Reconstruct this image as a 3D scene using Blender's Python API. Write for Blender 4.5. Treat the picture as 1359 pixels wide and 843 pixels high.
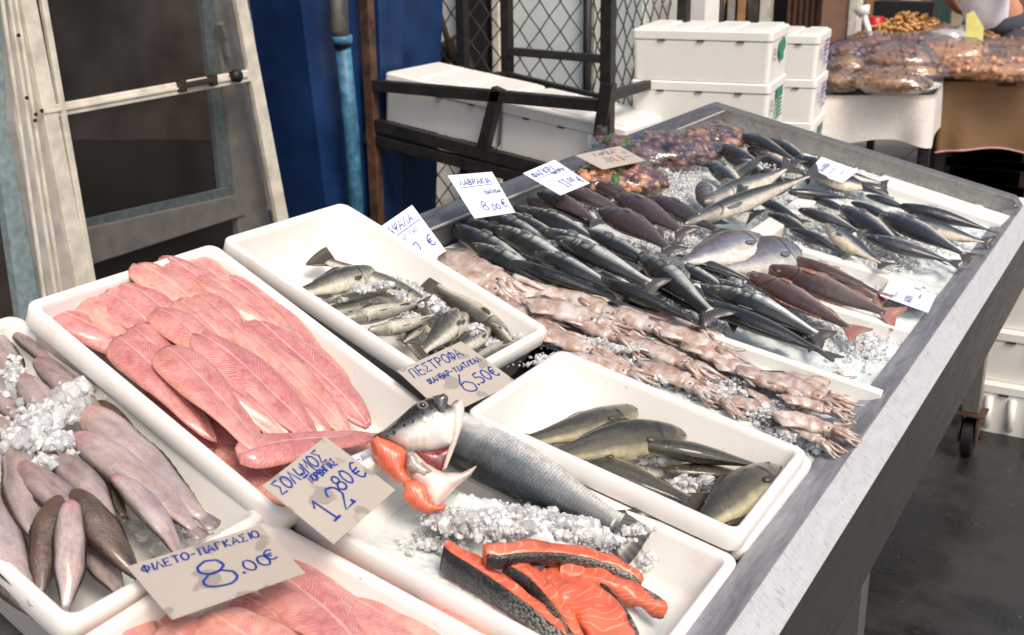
import bpy, bmesh, math, random
import numpy as np
from mathutils import Vector, Matrix, noise
random.seed(7)
rng = np.random.default_rng(7)
for _o in list(bpy.data.objects): bpy.data.objects.remove(_o)
SC = bpy.context.scene
COL = SC.collection

# ------------------------------------------------------------------ camera
F = 1550.; CX, CY = 679.5, 421.5; EYE = 1.6
def unit(v): v = np.asarray(v, float); return v/np.linalg.norm(v)
_V = unit([1634-CX, CY+125, F])
_w = np.array([-.0134, .945, 0.]); _w[2] = -(_w[0]*_V[0]+_w[1]*_V[1])/_V[2]; _w = unit(_w)
_X = np.cross(_V, _w); _X = unit(_X)
if _X[0] < 0: _X = -_X
_R = np.array([_X, _V, _w])                     # camera axes (right, up, forward) -> world
_a = .408; _U = unit([1, -_a, -(_V[0]-_a*_V[1])/_V[2]])
TILT = float(-math.asin(_U @ _w))
CAM = np.array([0, 0, EYE])
NT_ = np.array([math.sin(TILT), 0, math.cos(TILT)])   # stall surface normal
UT = np.array([math.cos(TILT), 0, -math.sin(TILT)])   # across the stall, downhill to the customer
YV = np.array([0, 1., 0])                             # along the stall
def ray(x, y): return _R @ np.array([(x-CX)/F, (CY-y)/F, 1.])
def onz(x, y, z): d = ray(x, y); return CAM + d*((z-EYE)/d[2])
def onx(x, y, X): d = ray(x, y); return CAM + d*(X/d[0])
def ony(x, y, Y): d = ray(x, y); return CAM + d*(Y/d[1])
P0 = onz(1338, 283, .75)
def plane(p0, nn):
    p0 = np.asarray(p0, float); nn = unit(nn)
    def f(x, y, h=0.):
        d = ray(x, y); return CAM + d*(((p0-CAM) @ nn + h)/(d @ nn))
    f.n = nn; f.p0 = p0
    return f
T = plane(P0, NT_)
def TW(u, v, h=0.): return P0 + u*UT + v*YV + h*NT_

cam_d = bpy.data.cameras.new('camera'); cam = bpy.data.objects.new('camera', cam_d); COL.objects.link(cam)
_m = Matrix.Identity(4)
for i in range(3):
    _m[i][0] = _R[i][0]; _m[i][1] = _R[i][1]; _m[i][2] = -_R[i][2]; _m[i][3] = CAM[i]
cam.matrix_world = _m
cam_d.sensor_width = 36; cam_d.lens = F/1359*36; cam_d.clip_start = .05; cam_d.clip_end = 500
cam_d.dof.use_dof = True; cam_d.dof.focus_distance = 2.05; cam_d.dof.aperture_fstop = 8
SC.camera = cam

# ------------------------------------------------------------------ light
SUN_EL, SUN_AZ = math.radians(50), math.radians(120)   # azimuth from +Y towards +X
wd = bpy.data.worlds.new('World'); SC.world = wd; wd.use_nodes = True
_n = wd.node_tree.nodes; _bg = _n['Background']
_sky = _n.new('ShaderNodeTexSky'); _sky.sky_type = 'NISHITA'; _sky.sun_disc = False
_sky.sun_elevation = SUN_EL; _sky.sun_rotation = SUN_AZ
_sky.air_density = 1.; _sky.dust_density = 4.; _sky.ozone_density = .6
wd.node_tree.links.new(_sky.outputs[0], _bg.inputs[0]); _bg.inputs[1].default_value = .13
sd = bpy.data.lights.new('sun', 'SUN'); sd.energy = 1.5; sd.angle = math.radians(22); sd.color = (1, .89, .75)
sun = bpy.data.objects.new('sun', sd); COL.objects.link(sun)
_d = Vector((math.sin(SUN_AZ)*math.cos(SUN_EL), math.cos(SUN_AZ)*math.cos(SUN_EL), math.sin(SUN_EL)))
sun.rotation_euler = _d.to_track_quat('Z', 'Y').to_euler(); sun.location = (3, 0, 6)
SC.view_settings.view_transform = 'Standard'; SC.view_settings.look = 'None'
SC.view_settings.exposure = 0.5; SC.view_settings.gamma = 1
SC.cycles.max_bounces = 10; SC.cycles.transmission_bounces = 10; SC.cycles.transparent_max_bounces = 12
SC.cycles.sample_clamp_indirect = 6

# ------------------------------------------------------------------ materials
def c(r, g, b):
    f = lambda v: (v/255/12.92) if v/255 <= .04045 else ((v/255+.055)/1.055)**2.4
    return (f(r), f(g), f(b), 1)
class M:
    def __init__(s, name, base=(.5, .5, .5, 1), rough=.5, metal=0., **kw):
        s.m = bpy.data.materials.new(name); s.m.use_nodes = True
        s.t = s.m.node_tree; s.b = s.t.nodes['Principled BSDF']
        s.set('Base Color', base); s.set('Roughness', rough); s.set('Metallic', metal)
        for k, v in kw.items(): s.set(k.replace('_', ' '), v)
    def set(s, k, v):
        i = s.b.inputs[k]
        if isinstance(v, bpy.types.NodeSocket): s.t.links.new(v, i)
        else: i.default_value = v
    def n(s, t, **kw):
        x = s.t.nodes.new('ShaderNode'+t)
        ins = kw.pop('ins', {})
        for k, v in kw.items(): setattr(x, k, v)
        for k, v in ins.items():
            if isinstance(v, bpy.types.NodeSocket): s.t.links.new(v, x.inputs[k])
            else: x.inputs[k].default_value = v
        return x
    def coord(s, kind='Object'): return s.n('TexCoord').outputs[kind]
    def attr(s, name='fc'):
        a = s.n('Attribute', attribute_name=name); x = s.n('SeparateXYZ', ins={0: a.outputs['Vector']})
        return x.outputs
    def math(s, op, a, b=0., cl=False): return s.n('Math', operation=op, use_clamp=cl, ins={0: a, 1: b}).outputs[0]
    def ramp(s, fac, stops, interp='LINEAR'):
        r = s.n('ValToRGB', ins={0: fac}); r.color_ramp.interpolation = interp; e = r.color_ramp.elements
        while len(e) < len(stops): e.new(.5)
        for q, (p, col) in zip(e, stops): q.position = p; q.color = col
        return r.outputs[0]
    def mix(s, fac, a, b, blend='MIX'):
        x = s.n('Mix', data_type='RGBA', blend_type=blend)
        for i, v in ((0, fac), (6, a), (7, b)):
            if isinstance(v, bpy.types.NodeSocket): s.t.links.new(v, x.inputs[i])
            else: x.inputs[i].default_value = v
        return x.outputs[2]
    def noise(s, vec=None, scale=5., detail=4., rough=.55, dist=0.):
        i = {'Scale': scale, 'Detail': detail, 'Roughness': rough, 'Distortion': dist}
        if vec is not None: i['Vector'] = vec
        return s.n('TexNoise', ins=i).outputs['Fac']
    def voro(s, vec, scale, feature='F1', rnd=1.):
        return s.n('TexVoronoi', feature=feature, ins={'Vector': vec, 'Scale': scale, 'Randomness': rnd}).outputs['Distance']
    def vec(s, x, y, z=0.): return s.n('CombineXYZ', ins={0: x, 1: y, 2: z}).outputs[0]
    def mapr(s, v, a, b, lo=0., hi=1.):
        return s.n('MapRange', ins={0: v, 1: a, 2: b, 3: lo, 4: hi}).outputs[0]
    def bump(s, h, strength=.3, dist=.002):
        s.set('Normal', s.n('Bump', ins={'Height': h, 'Strength': strength, 'Distance': dist}).outputs[0])
    def rnd(s): return s.n('ObjectInfo').outputs['Random']
    def osc(s):   # object coords shifted per object
        r = s.math('MULTIPLY', s.rnd(), 37.)
        return s.n('VectorMath', operation='ADD', ins={0: s.coord(), 1: s.vec(r, r, r)}).outputs[0]

def simple(name, col, rough=.5, metal=0., var=.12, scale=12., bump=0., bscale=60., bd=.002, **kw):
    m = M(name, col, rough, metal, **kw); co = m.coord()
    f = m.noise(co, scale, 5.)
    lo = tuple(x*(1-var*1.6) for x in col[:3])+(1,); hi = tuple(min(1, x*(1+var)) for x in col[:3])+(1,)
    m.set('Base Color', m.ramp(f, [(.3, lo), (.7, hi)]))
    m.set('Roughness', m.mapr(f, .2, .8, max(.03, rough-.08), min(1, rough+.08)))
    if bump: m.bump(m.noise(co, bscale, 3.), bump, bd)
    return m.m

def mk_eps(name, col, stain=0.):
    m = M(name, col, .5); co = m.coord()
    big = m.noise(co, 6., 4.)
    base = m.ramp(big, [(.3, tuple(x*.93 for x in col[:3])+(1,)), (.65, col)])
    if stain:
        st = m.ramp(m.noise(co, 9., 6., .65, .5), [(.6, (0, 0, 0, 1)), (.75, (1, 1, 1, 1))])
        base = m.mix(m.math('MULTIPLY', st, stain), base, c(226, 190, 160))
        sp = m.ramp(m.noise(co, 85., 2.), [(.73, (0, 0, 0, 1)), (.77, (1, 1, 1, 1))])
        base = m.mix(m.math('MULTIPLY', sp, .9*stain), base, c(150, 110, 85))
    m.set('Base Color', base)
    v = m.voro(co, 210.)
    m.bump(v, .12, .0012); m.set('Roughness', .42)
    return m.m
EPS = mk_eps('polystyrene', (.83, .81, .765, 1), 0.)
EPSS = mk_eps('polystyrene_stained', (.84, .815, .77, 1), .55)

def mk_steel(name, base, rough, scratch=.5, blotch=.5, metal=.85):
    m = M(name, base, rough, metal); co = m.coord()
    mp = m.n('Mapping', ins={'Vector': co, 'Rotation': (0, 0, .6), 'Scale': (16, 3, 16)}).outputs[0]
    bl = m.noise(mp, 2.2, 8., .7, 1.2)
    mp2 = m.n('Mapping', ins={'Vector': co, 'Rotation': (0, .0, .75), 'Scale': (30, 260, 90)}).outputs[0]
    sc = m.noise(mp2, 1., 4., .6)
    lo = tuple(x*(1-blotch) for x in base[:3])+(1,)
    col = m.ramp(bl, [(.35, lo), (.62, base)])
    col = m.mix(m.math('MULTIPLY', m.ramp(sc, [(.56, (0, 0, 0, 1)), (.68, (1, 1, 1, 1))]), scratch), col, tuple(x*.45 for x in base[:3])+(1,))
    m.set('Base Color', col)
    m.set('Roughness', m.mapr(bl, .3, .7, rough+.15, rough-.05))
    m.bump(sc, .08, .001)
    return m.m
STEEL_DULL = mk_steel('dull_steel', (.30, .30, .31, 1), .42, .25, .45)
STEEL_STRIP = mk_steel('steel_strip_dark_reflection', (.33, .335, .37, 1), .5, .35, .45, .15)  # grey base colour holds the dark reflection; blotches and scratches are wear
STEEL_BRIGHT = mk_steel('brushed_steel', (.66, .64, .635, 1), .42, .8, .16, .35)  # lighter copy of that steel, bright sky reflection put into its colour
STEEL_DARK = mk_steel('dark_steel', (.085, .08, .076, 1), .55, .3, .3, .5)
STEEL_PANEL = mk_steel('panel_steel', (.40, .38, .36, 1), .40, .15, .3)

def mk_fish(name, back, side, belly, head=None, spots=None, sx=95., sy=20., scal=.35, rough=.17, cut=(.28, .5, .72), refl_band=0., snout=None, coat=.7, dark_head=.6):
    m = M(name, side, rough); a = m.attr(); s, d, fl = a[0], a[1], a[2]
    co = m.osc()
    dd = m.math('ADD', m.math('MULTIPLY', d, .5), .5)
    nz = m.math('SUBTRACT', m.noise(co, 7., 5.), .5)
    dn = m.math('ADD', dd, m.math('MULTIPLY', nz, .22))
    col = m.ramp(dn, [(cut[0], belly), (cut[1], side), (cut[2], back), (1., tuple(x*.8 for x in back[:3])+(1,))])
    # scale rows
    sv = m.vec(m.math('MULTIPLY', s, sx), m.math('MULTIPLY', d, sy), fl)
    vo = m.voro(sv, 1., 'F1', .35)
    body = m.mapr(s, .24, .28)
    sc = m.math('MULTIPLY', m.mapr(vo, .25, .75), body)
    col = m.mix(m.math('MULTIPLY', sc, scal), col, tuple(x*.35 for x in back[:3])+(1,))
    if refl_band:  # dark bars put reflections on the wet skin into the colour
        wv = m.math('SINE', m.math('ADD', m.math('MULTIPLY', s, 72.), m.math('ADD', m.math('MULTIPLY', nz, 9.), m.math('MULTIPLY', m.math('MULTIPLY', d, d), 3.))))
        bm_ = m.math('MULTIPLY', m.mapr(wv, .0, .8), m.mapr(s, .5, .36, 0., refl_band))
        col = m.mix(bm_, col, tuple(x*.35 for x in back[:3])+(1,))
    hm = m.mapr(s, .25, .17)
    hc = head or back
    col = m.mix(m.math('MULTIPLY', hm, dark_head), col, hc)
    if snout is not None: col = m.mix(m.mapr(s, .12, .02), col, snout)
    if spots:
        vs = m.voro(m.vec(m.math('MULTIPLY', s, spots[0]), m.math('MULTIPLY', d, spots[0]*.22), fl), 1.)
        sp = m.math('MULTIPLY', m.mapr(vs, spots[1], spots[1]-.08), m.mapr(dn, .42, .62))
        col = m.mix(m.math('MULTIPLY', sp, .85), col, (.012, .012, .012, 1))
    mo = m.mapr(m.noise(co, 26., 5., .65), .3, .7, .72, 1.22); col = m.mix(1., col, m.vec(mo, mo, mo), 'MULTIPLY')
    g = m.math('SUBTRACT', s, m.math('SUBTRACT', .235, m.math('MULTIPLY', m.math('MULTIPLY', d, d), .045)))
    gl = m.math('MULTIPLY', m.mapr(m.math('ABSOLUTE', g), .014, .003), m.mapr(m.math('ABSOLUTE', d), .95, .7))
    if dark_head: col = m.mix(m.math('MULTIPLY', gl, .75), col, (.012, .011, .011, 1))
    br = m.mapr(m.rnd(), 0., 1., .66, 1.25)
    col = m.mix(1., col, m.vec(br, br, br), 'MULTIPLY')
    m.set('Base Color', col)
    m.set('Roughness', m.mapr(m.noise(co, 30., 3.), .3, .7, rough-.08, rough+.14))
    m.set('Coat Weight', coat); m.set('Coat Roughness', .07)
    h = m.math('ADD', m.math('MULTIPLY', sc, .7), m.math('MULTIPLY', m.noise(co, 45., 3.), .9))
    m.bump(m.math('ADD', h, m.math('MULTIPLY', m.noise(co, 12., 3.), 1.6)), .4, .0018)
    return m.m
FISH = dict(
    bass=mk_fish('bass_skin', c(27, 30, 31), c(118, 126, 122), c(222, 228, 222), c(64, 66, 62), refl_band=.8, scal=.28, cut=(.28, .47, .62)),
    bream=mk_fish('dark_bream_skin', c(62, 50, 50), c(88, 72, 70), c(128, 108, 106), c(58, 48, 50), rough=.3, scal=.3, cut=(.15, .4, .7)),
    porgy=mk_fish('red_porgy_skin', c(72, 52, 48), c(112, 92, 84), c(186, 166, 158), c(86, 60, 52), scal=.35, cut=(.15, .38, .66)),
    bonito=mk_fish('blue_backed_skin', c(42, 47, 56), c(96, 106, 118), c(222, 208, 184), c(44, 46, 50), scal=.2, cut=(.24, .44, .62)),
    trout=mk_fish('trout_skin', c(66, 63, 52), c(122, 120, 106), c(214, 208, 190), c(92, 86, 66), spots=(46., .33), sx=150., sy=32., scal=.3, cut=(.3, .5, .74)),
    olive=mk_fish('olive_trout_skin', c(60, 56, 40), c(98, 92, 70), c(196, 186, 150), c(78, 70, 52), spots=(46., .31), sx=160., sy=34., scal=.3, cut=(.12, .3, .62)),
    gilt=mk_fish('grey_bream_skin', c(84, 78, 78), c(124, 122, 134), c(214, 208, 200), c(86, 86, 86), scal=.3, cut=(.2, .45, .75)),
    silver=mk_fish('silver_fish_skin', c(52, 56, 54), c(108, 112, 106), c(222, 212, 194), c(84, 86, 82), scal=.3, cut=(.3, .5, .72)),
    salmon=mk_fish('salmon_skin', c(30, 35, 39), c(122, 130, 134), c(226, 226, 222), None, sx=80., sy=24., scal=.65, cut=(.22, .46, .82), dark_head=0.),
)
def mk_sole(name, top, edge, blotch, snout):
    m = M(name, top, .3); a = m.attr(); s, t, fl = a[0], a[1], a[2]; co = m.osc()
    n1 = m.noise(m.n('Mapping', ins={'Vector': co, 'Scale': (.5, 1., 1.)}).outputs[0], 7., 6., .65)
    col = m.ramp(n1, [(.34, blotch), (.58, top)])
    lg = m.noise(co, 3.2, 3.); col = m.mix(m.mapr(lg, .5, .75, 0., .55), col, tuple(x*k for x, k in zip(top[:3], (.98, .86, .70)))+(1,)); col = m.mix(m.mapr(lg, .5, .28, 0., .6), col, tuple(x*k for x, k in zip(top[:3], (.72, .80, .90)))+(1,))
    sp = m.ramp(m.noise(co, 42., 6., .75), [(.56, (0, 0, 0, 1)), (.68, (1, 1, 1, 1))])
    col = m.mix(m.math('MULTIPLY', sp, .45), col, tuple(x*.5 for x in blotch[:3])+(1,))
    rd = m.ramp(m.noise(co, 16., 4., .6), [(.60, (0, 0, 0, 1)), (.72, (1, 1, 1, 1))])
    col = m.mix(m.math('MULTIPLY', m.math('MULTIPLY', rd, m.mapr(s, .55, .05)), .6), col, snout)
    dk = m.ramp(m.noise(co, 150., 3., .6), [(.60, (0, 0, 0, 1)), (.70, (1, 1, 1, 1))])
    col = m.mix(m.math('MULTIPLY', dk, .5), col, tuple(x*.35 for x in blotch[:3])+(1,))
    col = m.mix(m.mapr(m.math('ABSOLUTE', t), .55, .98, 0., .45), col, tuple(x*.6 for x in blotch[:3])+(1,))
    midl = m.mapr(m.math('ABSOLUTE', m.math('ADD', t, .05)), .10, .0)
    col = m.mix(m.math('MULTIPLY', midl, .25), col, blotch)
    pk = m.math('MULTIPLY', m.mapr(m.math('ADD', s, m.math('MULTIPLY', m.math('SUBTRACT', n1, .5), .2)), .16, .03), m.mapr(m.noise(co, 26., 4.), .35, .65, .15, .85)); col = m.mix(pk, col, snout)
    ed = m.mapr(m.math('ADD', m.math('ABSOLUTE', t), m.math('MULTIPLY', m.math('SUBTRACT', n1, .5), .16)), .93, 1.02)
    ed = m.math('MAXIMUM', ed, m.mapr(fl, .05, -.1))
    col = m.mix(ed, col, edge)
    br = m.mapr(m.rnd(), 0., 1., .82, 1.14); col = m.mix(1., col, m.vec(br, br, br), 'MULTIPLY')
    m.set('Base Color', col); m.set('Coat Weight', .8); m.set('Coat Roughness', .12)
    m.bump(m.math('ADD', m.noise(co, 60., 5.), m.math('MULTIPLY', m.noise(co, 11., 3.), 2.5)), .5, .003)
    return m.m
FISH['sole'] = mk_sole('pale_sole_skin', c(178, 160, 157), c(56, 44, 38), c(132, 116, 112), c(190, 104, 104))
FISH['brown'] = mk_sole('brown_sole_skin', c(98, 78, 64), c(56, 44, 38), c(60, 47, 40), c(90, 66, 58))

def mk_fin(name, a, b):
    m = M(name, a, .4); s = m.attr()
    w = m.math('SINE', m.math('MULTIPLY', s[1], 60.))
    m.set('Base Color', m.mix(m.mapr(w, -1., 1.), a, b)); m.set('Coat Weight', .2)
    return m.m
FIN = dict(dark=mk_fin('dark_fin', c(44, 42, 42), c(80, 76, 74)), red=mk_fin('red_fin', c(122, 76, 68), c(166, 118, 106)),
           olive=mk_fin('olive_fin', c(50, 44, 36), c(88, 78, 62)), grey=mk_fin('grey_fin', c(74, 76, 78), c(120, 122, 122)))
EYE_M = simple('eye_white', c(128, 122, 106), .12, var=.15, scale=80., Coat_Weight=1.)
PUPIL = simple('pupil', c(12, 12, 14), .06, var=.05, Coat_Weight=1.)
MOUTH = simple('mouth_line', c(40, 30, 30), .4)

def mk_fillet():
    m = M('fillet_flesh', c(228, 140, 132), .26); a = m.attr(); s, t, z = a[0], a[1], a[2]; co = m.osc()
    nz = m.math('SUBTRACT', m.noise(co, 16., 3.), .5)
    at = m.math('ABSOLUTE', t)
    ph = m.math('ADD', m.math('MULTIPLY', s, 44.), m.math('MULTIPLY', m.math('POWER', at, .75), 8.5))
    ph = m.math('ADD', ph, m.math('MULTIPLY', nz, 2.6))
    w = m.math('SINE', m.math('MULTIPLY', ph, 6.2832))
    ln = m.mapr(w, .45, 1.)
    br = m.math('MULTIPLY', ln, m.ramp(m.noise(co, 28., 4.), [(.34, (.05, .05, .05, 1)), (.66, (1, 1, 1, 1))]))
    big = m.math('ADD', m.noise(co, 7., 4.), m.math('MULTIPLY', m.math('SUBTRACT', m.noise(m.vec(m.math('MULTIPLY', s, 3.), m.math('MULTIPLY', t, 2.5), m.math('MULTIPLY', m.rnd(), 40.)), 1., 3.), .5), .35))
    col = m.ramp(big, [(.25, c(188, 108, 104)), (.48, c(204, 134, 126)), (.70, c(216, 156, 144)), (.9, c(224, 174, 158))])
    col = m.mix(m.math('MULTIPLY', m.mapr(at, .72, 1.), .55), col, c(232, 166, 140))
    hv = m.mapr(m.rnd(), 0., 1., .86, 1.08); col = m.mix(1., col, m.vec(hv, m.math('MULTIPLY', hv, hv), hv), 'MULTIPLY')
    col = m.mix(m.math('MULTIPLY', br, .62), col, c(240, 198, 188))
    mid = m.mapr(m.math('ABSOLUTE', m.math('ADD', t, m.math('MULTIPLY', nz, .1))), .06, .02)
    col = m.mix(m.math('MULTIPLY', mid, .34), col, c(246, 216, 206))
    m.set('Base Color', col)
    m.set('Subsurface Weight', .08); m.set('Subsurface Radius', (.012, .006, .005)); m.set('Subsurface Scale', .4)
    m.set('Coat Weight', .6); m.set('Coat Roughness', .12)
    m.bump(m.math('ADD', m.math('MULTIPLY', ln, .2), m.math('ADD', m.noise(co, 60., 3.), m.math('MULTIPLY', m.noise(co, 14., 3.), 2.2))), .4, .003)
    return m.m
FILLET = mk_fillet()
def mk_salmon():
    m = M('salmon_flesh', c(236, 96, 58), .3); co = m.coord(); a = m.attr()
    n1 = m.math('SUBTRACT', m.noise(co, 14., 3.), .5)
    ph = m.math('ADD', m.math('MULTIPLY', a[0], 13.), m.math('MULTIPLY', m.math('MULTIPLY', a[1], a[1]), 2.2))
    w = m.math('SINE', m.math('MULTIPLY', m.math('ADD', ph, m.math('MULTIPLY', n1, 2.6)), 6.2832))
    col = m.ramp(m.noise(co, 22., 4.), [(.3, c(204, 84, 60)), (.65, c(226, 120, 88))])
    col = m.mix(m.math('MULTIPLY', m.math('MULTIPLY', m.mapr(w, .80, 1.), m.mapr(m.noise(co, 30., 3.), .35, .6)), .6), col, c(244, 184, 156))
    m.set('Base Color', col); m.set('Coat Weight', .25); m.set('Coat Roughness', .2); m.set('Subsurface Weight', .1)
    m.set('Subsurface Radius', (.02, .006, .003)); m.set('Subsurface Scale', .4)
    m.bump(m.math('ADD', m.noise(co, 70., 3.), m.math('MULTIPLY', w, .15)), .35, .002)
    return m.m
SALMON = mk_salmon()
def mk_sskin():
    m = M('salmon_dark_skin', c(40, 40, 42), .3); co = m.coord(); a = m.attr()
    v = m.voro(m.vec(m.math('MULTIPLY', a[0], 52.), m.math('MULTIPLY', a[1], 9.), a[2]), 1., 'F1', .95)
    big = m.math('ADD', a[0], m.math('MULTIPLY', m.math('SUBTRACT', m.noise(co, 18., 3.), .5), .5))
    base = m.ramp(big, [(.15, c(34, 35, 38)), (.5, c(76, 76, 74)), (.95, c(176, 170, 160))])
    col = m.mix(m.mapr(v, .3, .7), base, c(22, 22, 24))
    m.set('Base Color', col); m.bump(v, .5, .002); m.set('Coat Weight', .4)
    return m.m
SSKIN = mk_sskin()
def mk_squid():
    m = M('squid_skin', c(200, 160, 140), .22); co = m.osc()
    n1 = m.noise(co, 9., 5., .6); n2 = m.noise(co, 120., 2.)
    col = m.ramp(n1, [(.30, c(154, 120, 106)), (.45, c(178, 152, 138)), (.60, c(200, 192, 185))])
    col = m.mix(m.math('MULTIPLY', m.ramp(n2, [(.55, (0, 0, 0, 1)), (.66, (1, 1, 1, 1))]), .35), col, c(136, 74, 62))
    br = m.mapr(m.rnd(), 0., 1., .85, 1.12); col = m.mix(1., col, m.vec(br, br, br), 'MULTIPLY')
    m.set('Base Color', col); m.set('Coat Weight', .5); m.set('Coat Roughness', .1)
    m.set('Subsurface Weight', .12); m.set('Subsurface Radius', (.01, .006, .005)); m.set('Subsurface Scale', .4)
    m.bump(m.noise(co, 40., 3.), .3, .002)
    return m.m
SQUID = mk_squid()
def mk_ice(name, col, tr, rough, alpha=1.):
    m = M(name, col, rough, IOR=1.31); co = m.coord()
    m.set('Transmission Weight', tr)
    m.set('Base Color', m.ramp(m.noise(co, 30., 3.), [(.3, tuple(x*.9 for x in col[:3])+(1,)), (.7, col)]))
    m.bump(m.noise(co, 110., 3.), .25, .002)
    return m.m
ICE = mk_ice('ice', (.975, .985, .985, 1), .42, .06)
ICE_C = mk_ice('clear_ice', (.985, .992, .992, 1), .72, .12)
ICEBED = mk_ice('packed_ice', (.76, .83, .81, 1), .10, .26)
CARD_G = None
def mk_card(name, col, blot):
    m = M(name, col, .55); co = m.coord()
    st = m.ramp(m.noise(co, 22., 2., .4), [(.545, (0, 0, 0, 1)), (.58, (1, 1, 1, 1))])
    base = m.ramp(m.noise(co, 8., 3.), [(.3, tuple(x*.92 for x in col[:3])+(1,)), (.7, col)])
    m.set('Base Color', m.mix(m.math('MULTIPLY', st, blot), base, tuple(x*.45 for x in col[:3])+(1,)))
    return m.m
CARD_G = mk_card('grey_card', c(184, 174, 162), .6); CARD_W = mk_card('white_card', c(228, 234, 246), .08)
INK = simple('blue_ink', c(28, 58, 150), .5, var=.2, scale=40.); INK_R = simple('red_ink', c(190, 70, 70), .5)
INK_T = simple('print_green', c(28, 128, 104), .5); INK_P = simple('print_violet', c(120, 96, 176), .5); INK_K = simple('print_grey', c(90, 88, 90), .5)
INK_O = simple('print_orange', c(222, 150, 40), .5)
BLUE = simple('blue_painted_metal', c(18, 48, 92), .42, var=.25, scale=6., bump=.1, bscale=30.)
BLUE2 = simple('chipped_light_blue', c(64, 116, 148), .5, var=.4, scale=24., bump=.2, bscale=60.)
BLACKM = simple('black_painted_steel', c(34, 31, 30), .45, var=.4, scale=22., bump=.2, bscale=90.)
RUST = simple('rusty_steel', c(84, 56, 42), .7, var=.5, scale=18., bump=.3, bscale=60.)
WIRE = simple('galvanised_wire', c(88, 84, 80), .5, .3, var=.3)
FRAMEW = simple('aged_white_paint', c(214, 206, 192), .5, var=.16, scale=18., bump=.1, bscale=40.)
FRAMEG = simple('grey_white_paint', c(170, 166, 160), .55, var=.15, scale=14.)
FRAMET = simple('worn_teal_paint', c(128, 146, 150), .6, var=.2, scale=40.)
BRONZE = simple('dark_bronze', c(66, 56, 50), .4, .4)
BLK = simple('black_rubber', c(22, 22, 23), .5)
INTER = simple('dark_interior', c(104, 95, 88), .8, var=.4, scale=4.)  # lightened to put the door panes' reflection into the colour behind them
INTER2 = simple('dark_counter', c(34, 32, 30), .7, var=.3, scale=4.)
def mk_glassdoor():
    m = M('reflection_tinted_glass', c(70, 62, 56), .08); m.set('Transmission Weight', .0); m.set('Alpha', .26); m.set('Base Color', c(36, 31, 27)); m.set('Roughness', .12)  # brown base colour stands in for the reflection on the door panes
    return m.m
GLASS = mk_glassdoor()
def mk_film():
    m = bpy.data.materials.new('clear_plastic_film'); m.use_nodes = True; t = m.node_tree; t.nodes.clear()
    o = t.nodes.new('ShaderNodeOutputMaterial'); mx = t.nodes.new('ShaderNodeMixShader'); tr = t.nodes.new('ShaderNodeBsdfTransparent')
    gl = t.nodes.new('ShaderNodeBsdfGlossy'); gl.inputs['Roughness'].default_value = .12
    lw = t.nodes.new('ShaderNodeLayerWeight'); lw.inputs[0].default_value = .35
    mr = t.nodes.new('ShaderNodeMapRange'); mr.inputs[3].default_value = .06; mr.inputs[4].default_value = .6
    bp = t.nodes.new('ShaderNodeBump'); bp.inputs['Strength'].default_value = .7; bp.inputs['Distance'].default_value = .01
    nz = t.nodes.new('ShaderNodeTexNoise'); nz.inputs['Scale'].default_value = 28
    tc = t.nodes.new('ShaderNodeTexCoord')
    tr.inputs[0].default_value = (.93, .93, .94, 1)
    L = t.links.new
    L(tc.outputs['Object'], nz.inputs['Vector']); L(nz.outputs['Fac'], bp.inputs['Height']); L(bp.outputs[0], gl.inputs['Normal']); L(bp.outputs[0], lw.inputs['Normal'])
    L(lw.outputs['Facing'], mr.inputs[0]); L(mr.outputs[0], mx.inputs[0]); L(tr.outputs[0], mx.inputs[1]); L(gl.outputs[0], mx.inputs[2]); L(mx.outputs[0], o.inputs[0])
    return m
FILM = mk_film()
def mk_asphalt():
    m = M('wet_asphalt', c(48, 46, 45), .45); co = m.coord()
    b = m.noise(co, 2.4, 8., .6, .1); f = m.noise(co, 70., 4.)
    wet = m.ramp(b, [(.42, (0, 0, 0, 1)), (.58, (1, 1, 1, 1))])
    col = m.mix(wet, c(27, 26, 26), c(52, 51, 50)); sp = m.ramp(f, [(.66, (0, 0, 0, 1)), (.72, (1, 1, 1, 1))])
    col = m.mix(m.math('MULTIPLY', sp, .35), col, c(130, 126, 120))
    m.set('Base Color', col); m.set('Roughness', m.mapr(wet, 0., 1., .22, .75)); m.bump(f, .35, .004)
    return m.m
ASPH = mk_asphalt()
def mk_paving():
    m = M('paving', c(150, 140, 128), .6); co = m.coord()
    br = m.n('TexBrick', ins={'Vector': co, 'Scale': 3., 'Color1': c(156, 146, 134), 'Color2': c(140, 130, 118), 'Mortar': c(84, 78, 70), 'Mortar Size': .02, 'Brick Width': 1., 'Row Height': 1.}, offset=0.)
    m.set('Base Color', br.outputs[0]); return m.m
PAVE = mk_paving()
def mk_cloth(name, col, sc=260.):
    m = M(name, col, .85); co = m.coord()
    w1 = m.noise(m.n('Mapping', ins={'Vector': co, 'Scale': (1, 1, .08)}).outputs[0], sc, 2.); w2 = m.noise(m.n('Mapping', ins={'Vector': co, 'Scale': (.08, .08, 1)}).outputs[0], sc, 2.)
    h = m.math('ADD', w1, w2); m.set('Base Color', m.mix(m.mapr(h, .7, 1.3), tuple(x*.8 for x in col[:3])+(1,), col)); m.bump(h, .3, .002)
    return m.m
CLOTHW = mk_cloth('white_linen', c(216, 210, 204)); BURLAP = mk_cloth('brown_burlap', c(124, 96, 66), 160.); PINKHEM = simple('pink_hem', c(196, 150, 148), .8)
NUT = simple('peanut_shell', c(202, 152, 92), .6, var=.35, scale=50., bump=.4, bscale=160.)
NUT2 = simple('hazelnut', c(168, 128, 88), .5, var=.35, scale=60.); ALM = simple('almond_skin', c(158, 118, 92), .5, var=.35, scale=40.); COOK = simple('dried_apricot', c(206, 154, 112), .45, var=.3, scale=30.)
FIG = simple('dried_fig', c(150, 108, 94), .45, var=.35, scale=40.)
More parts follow.
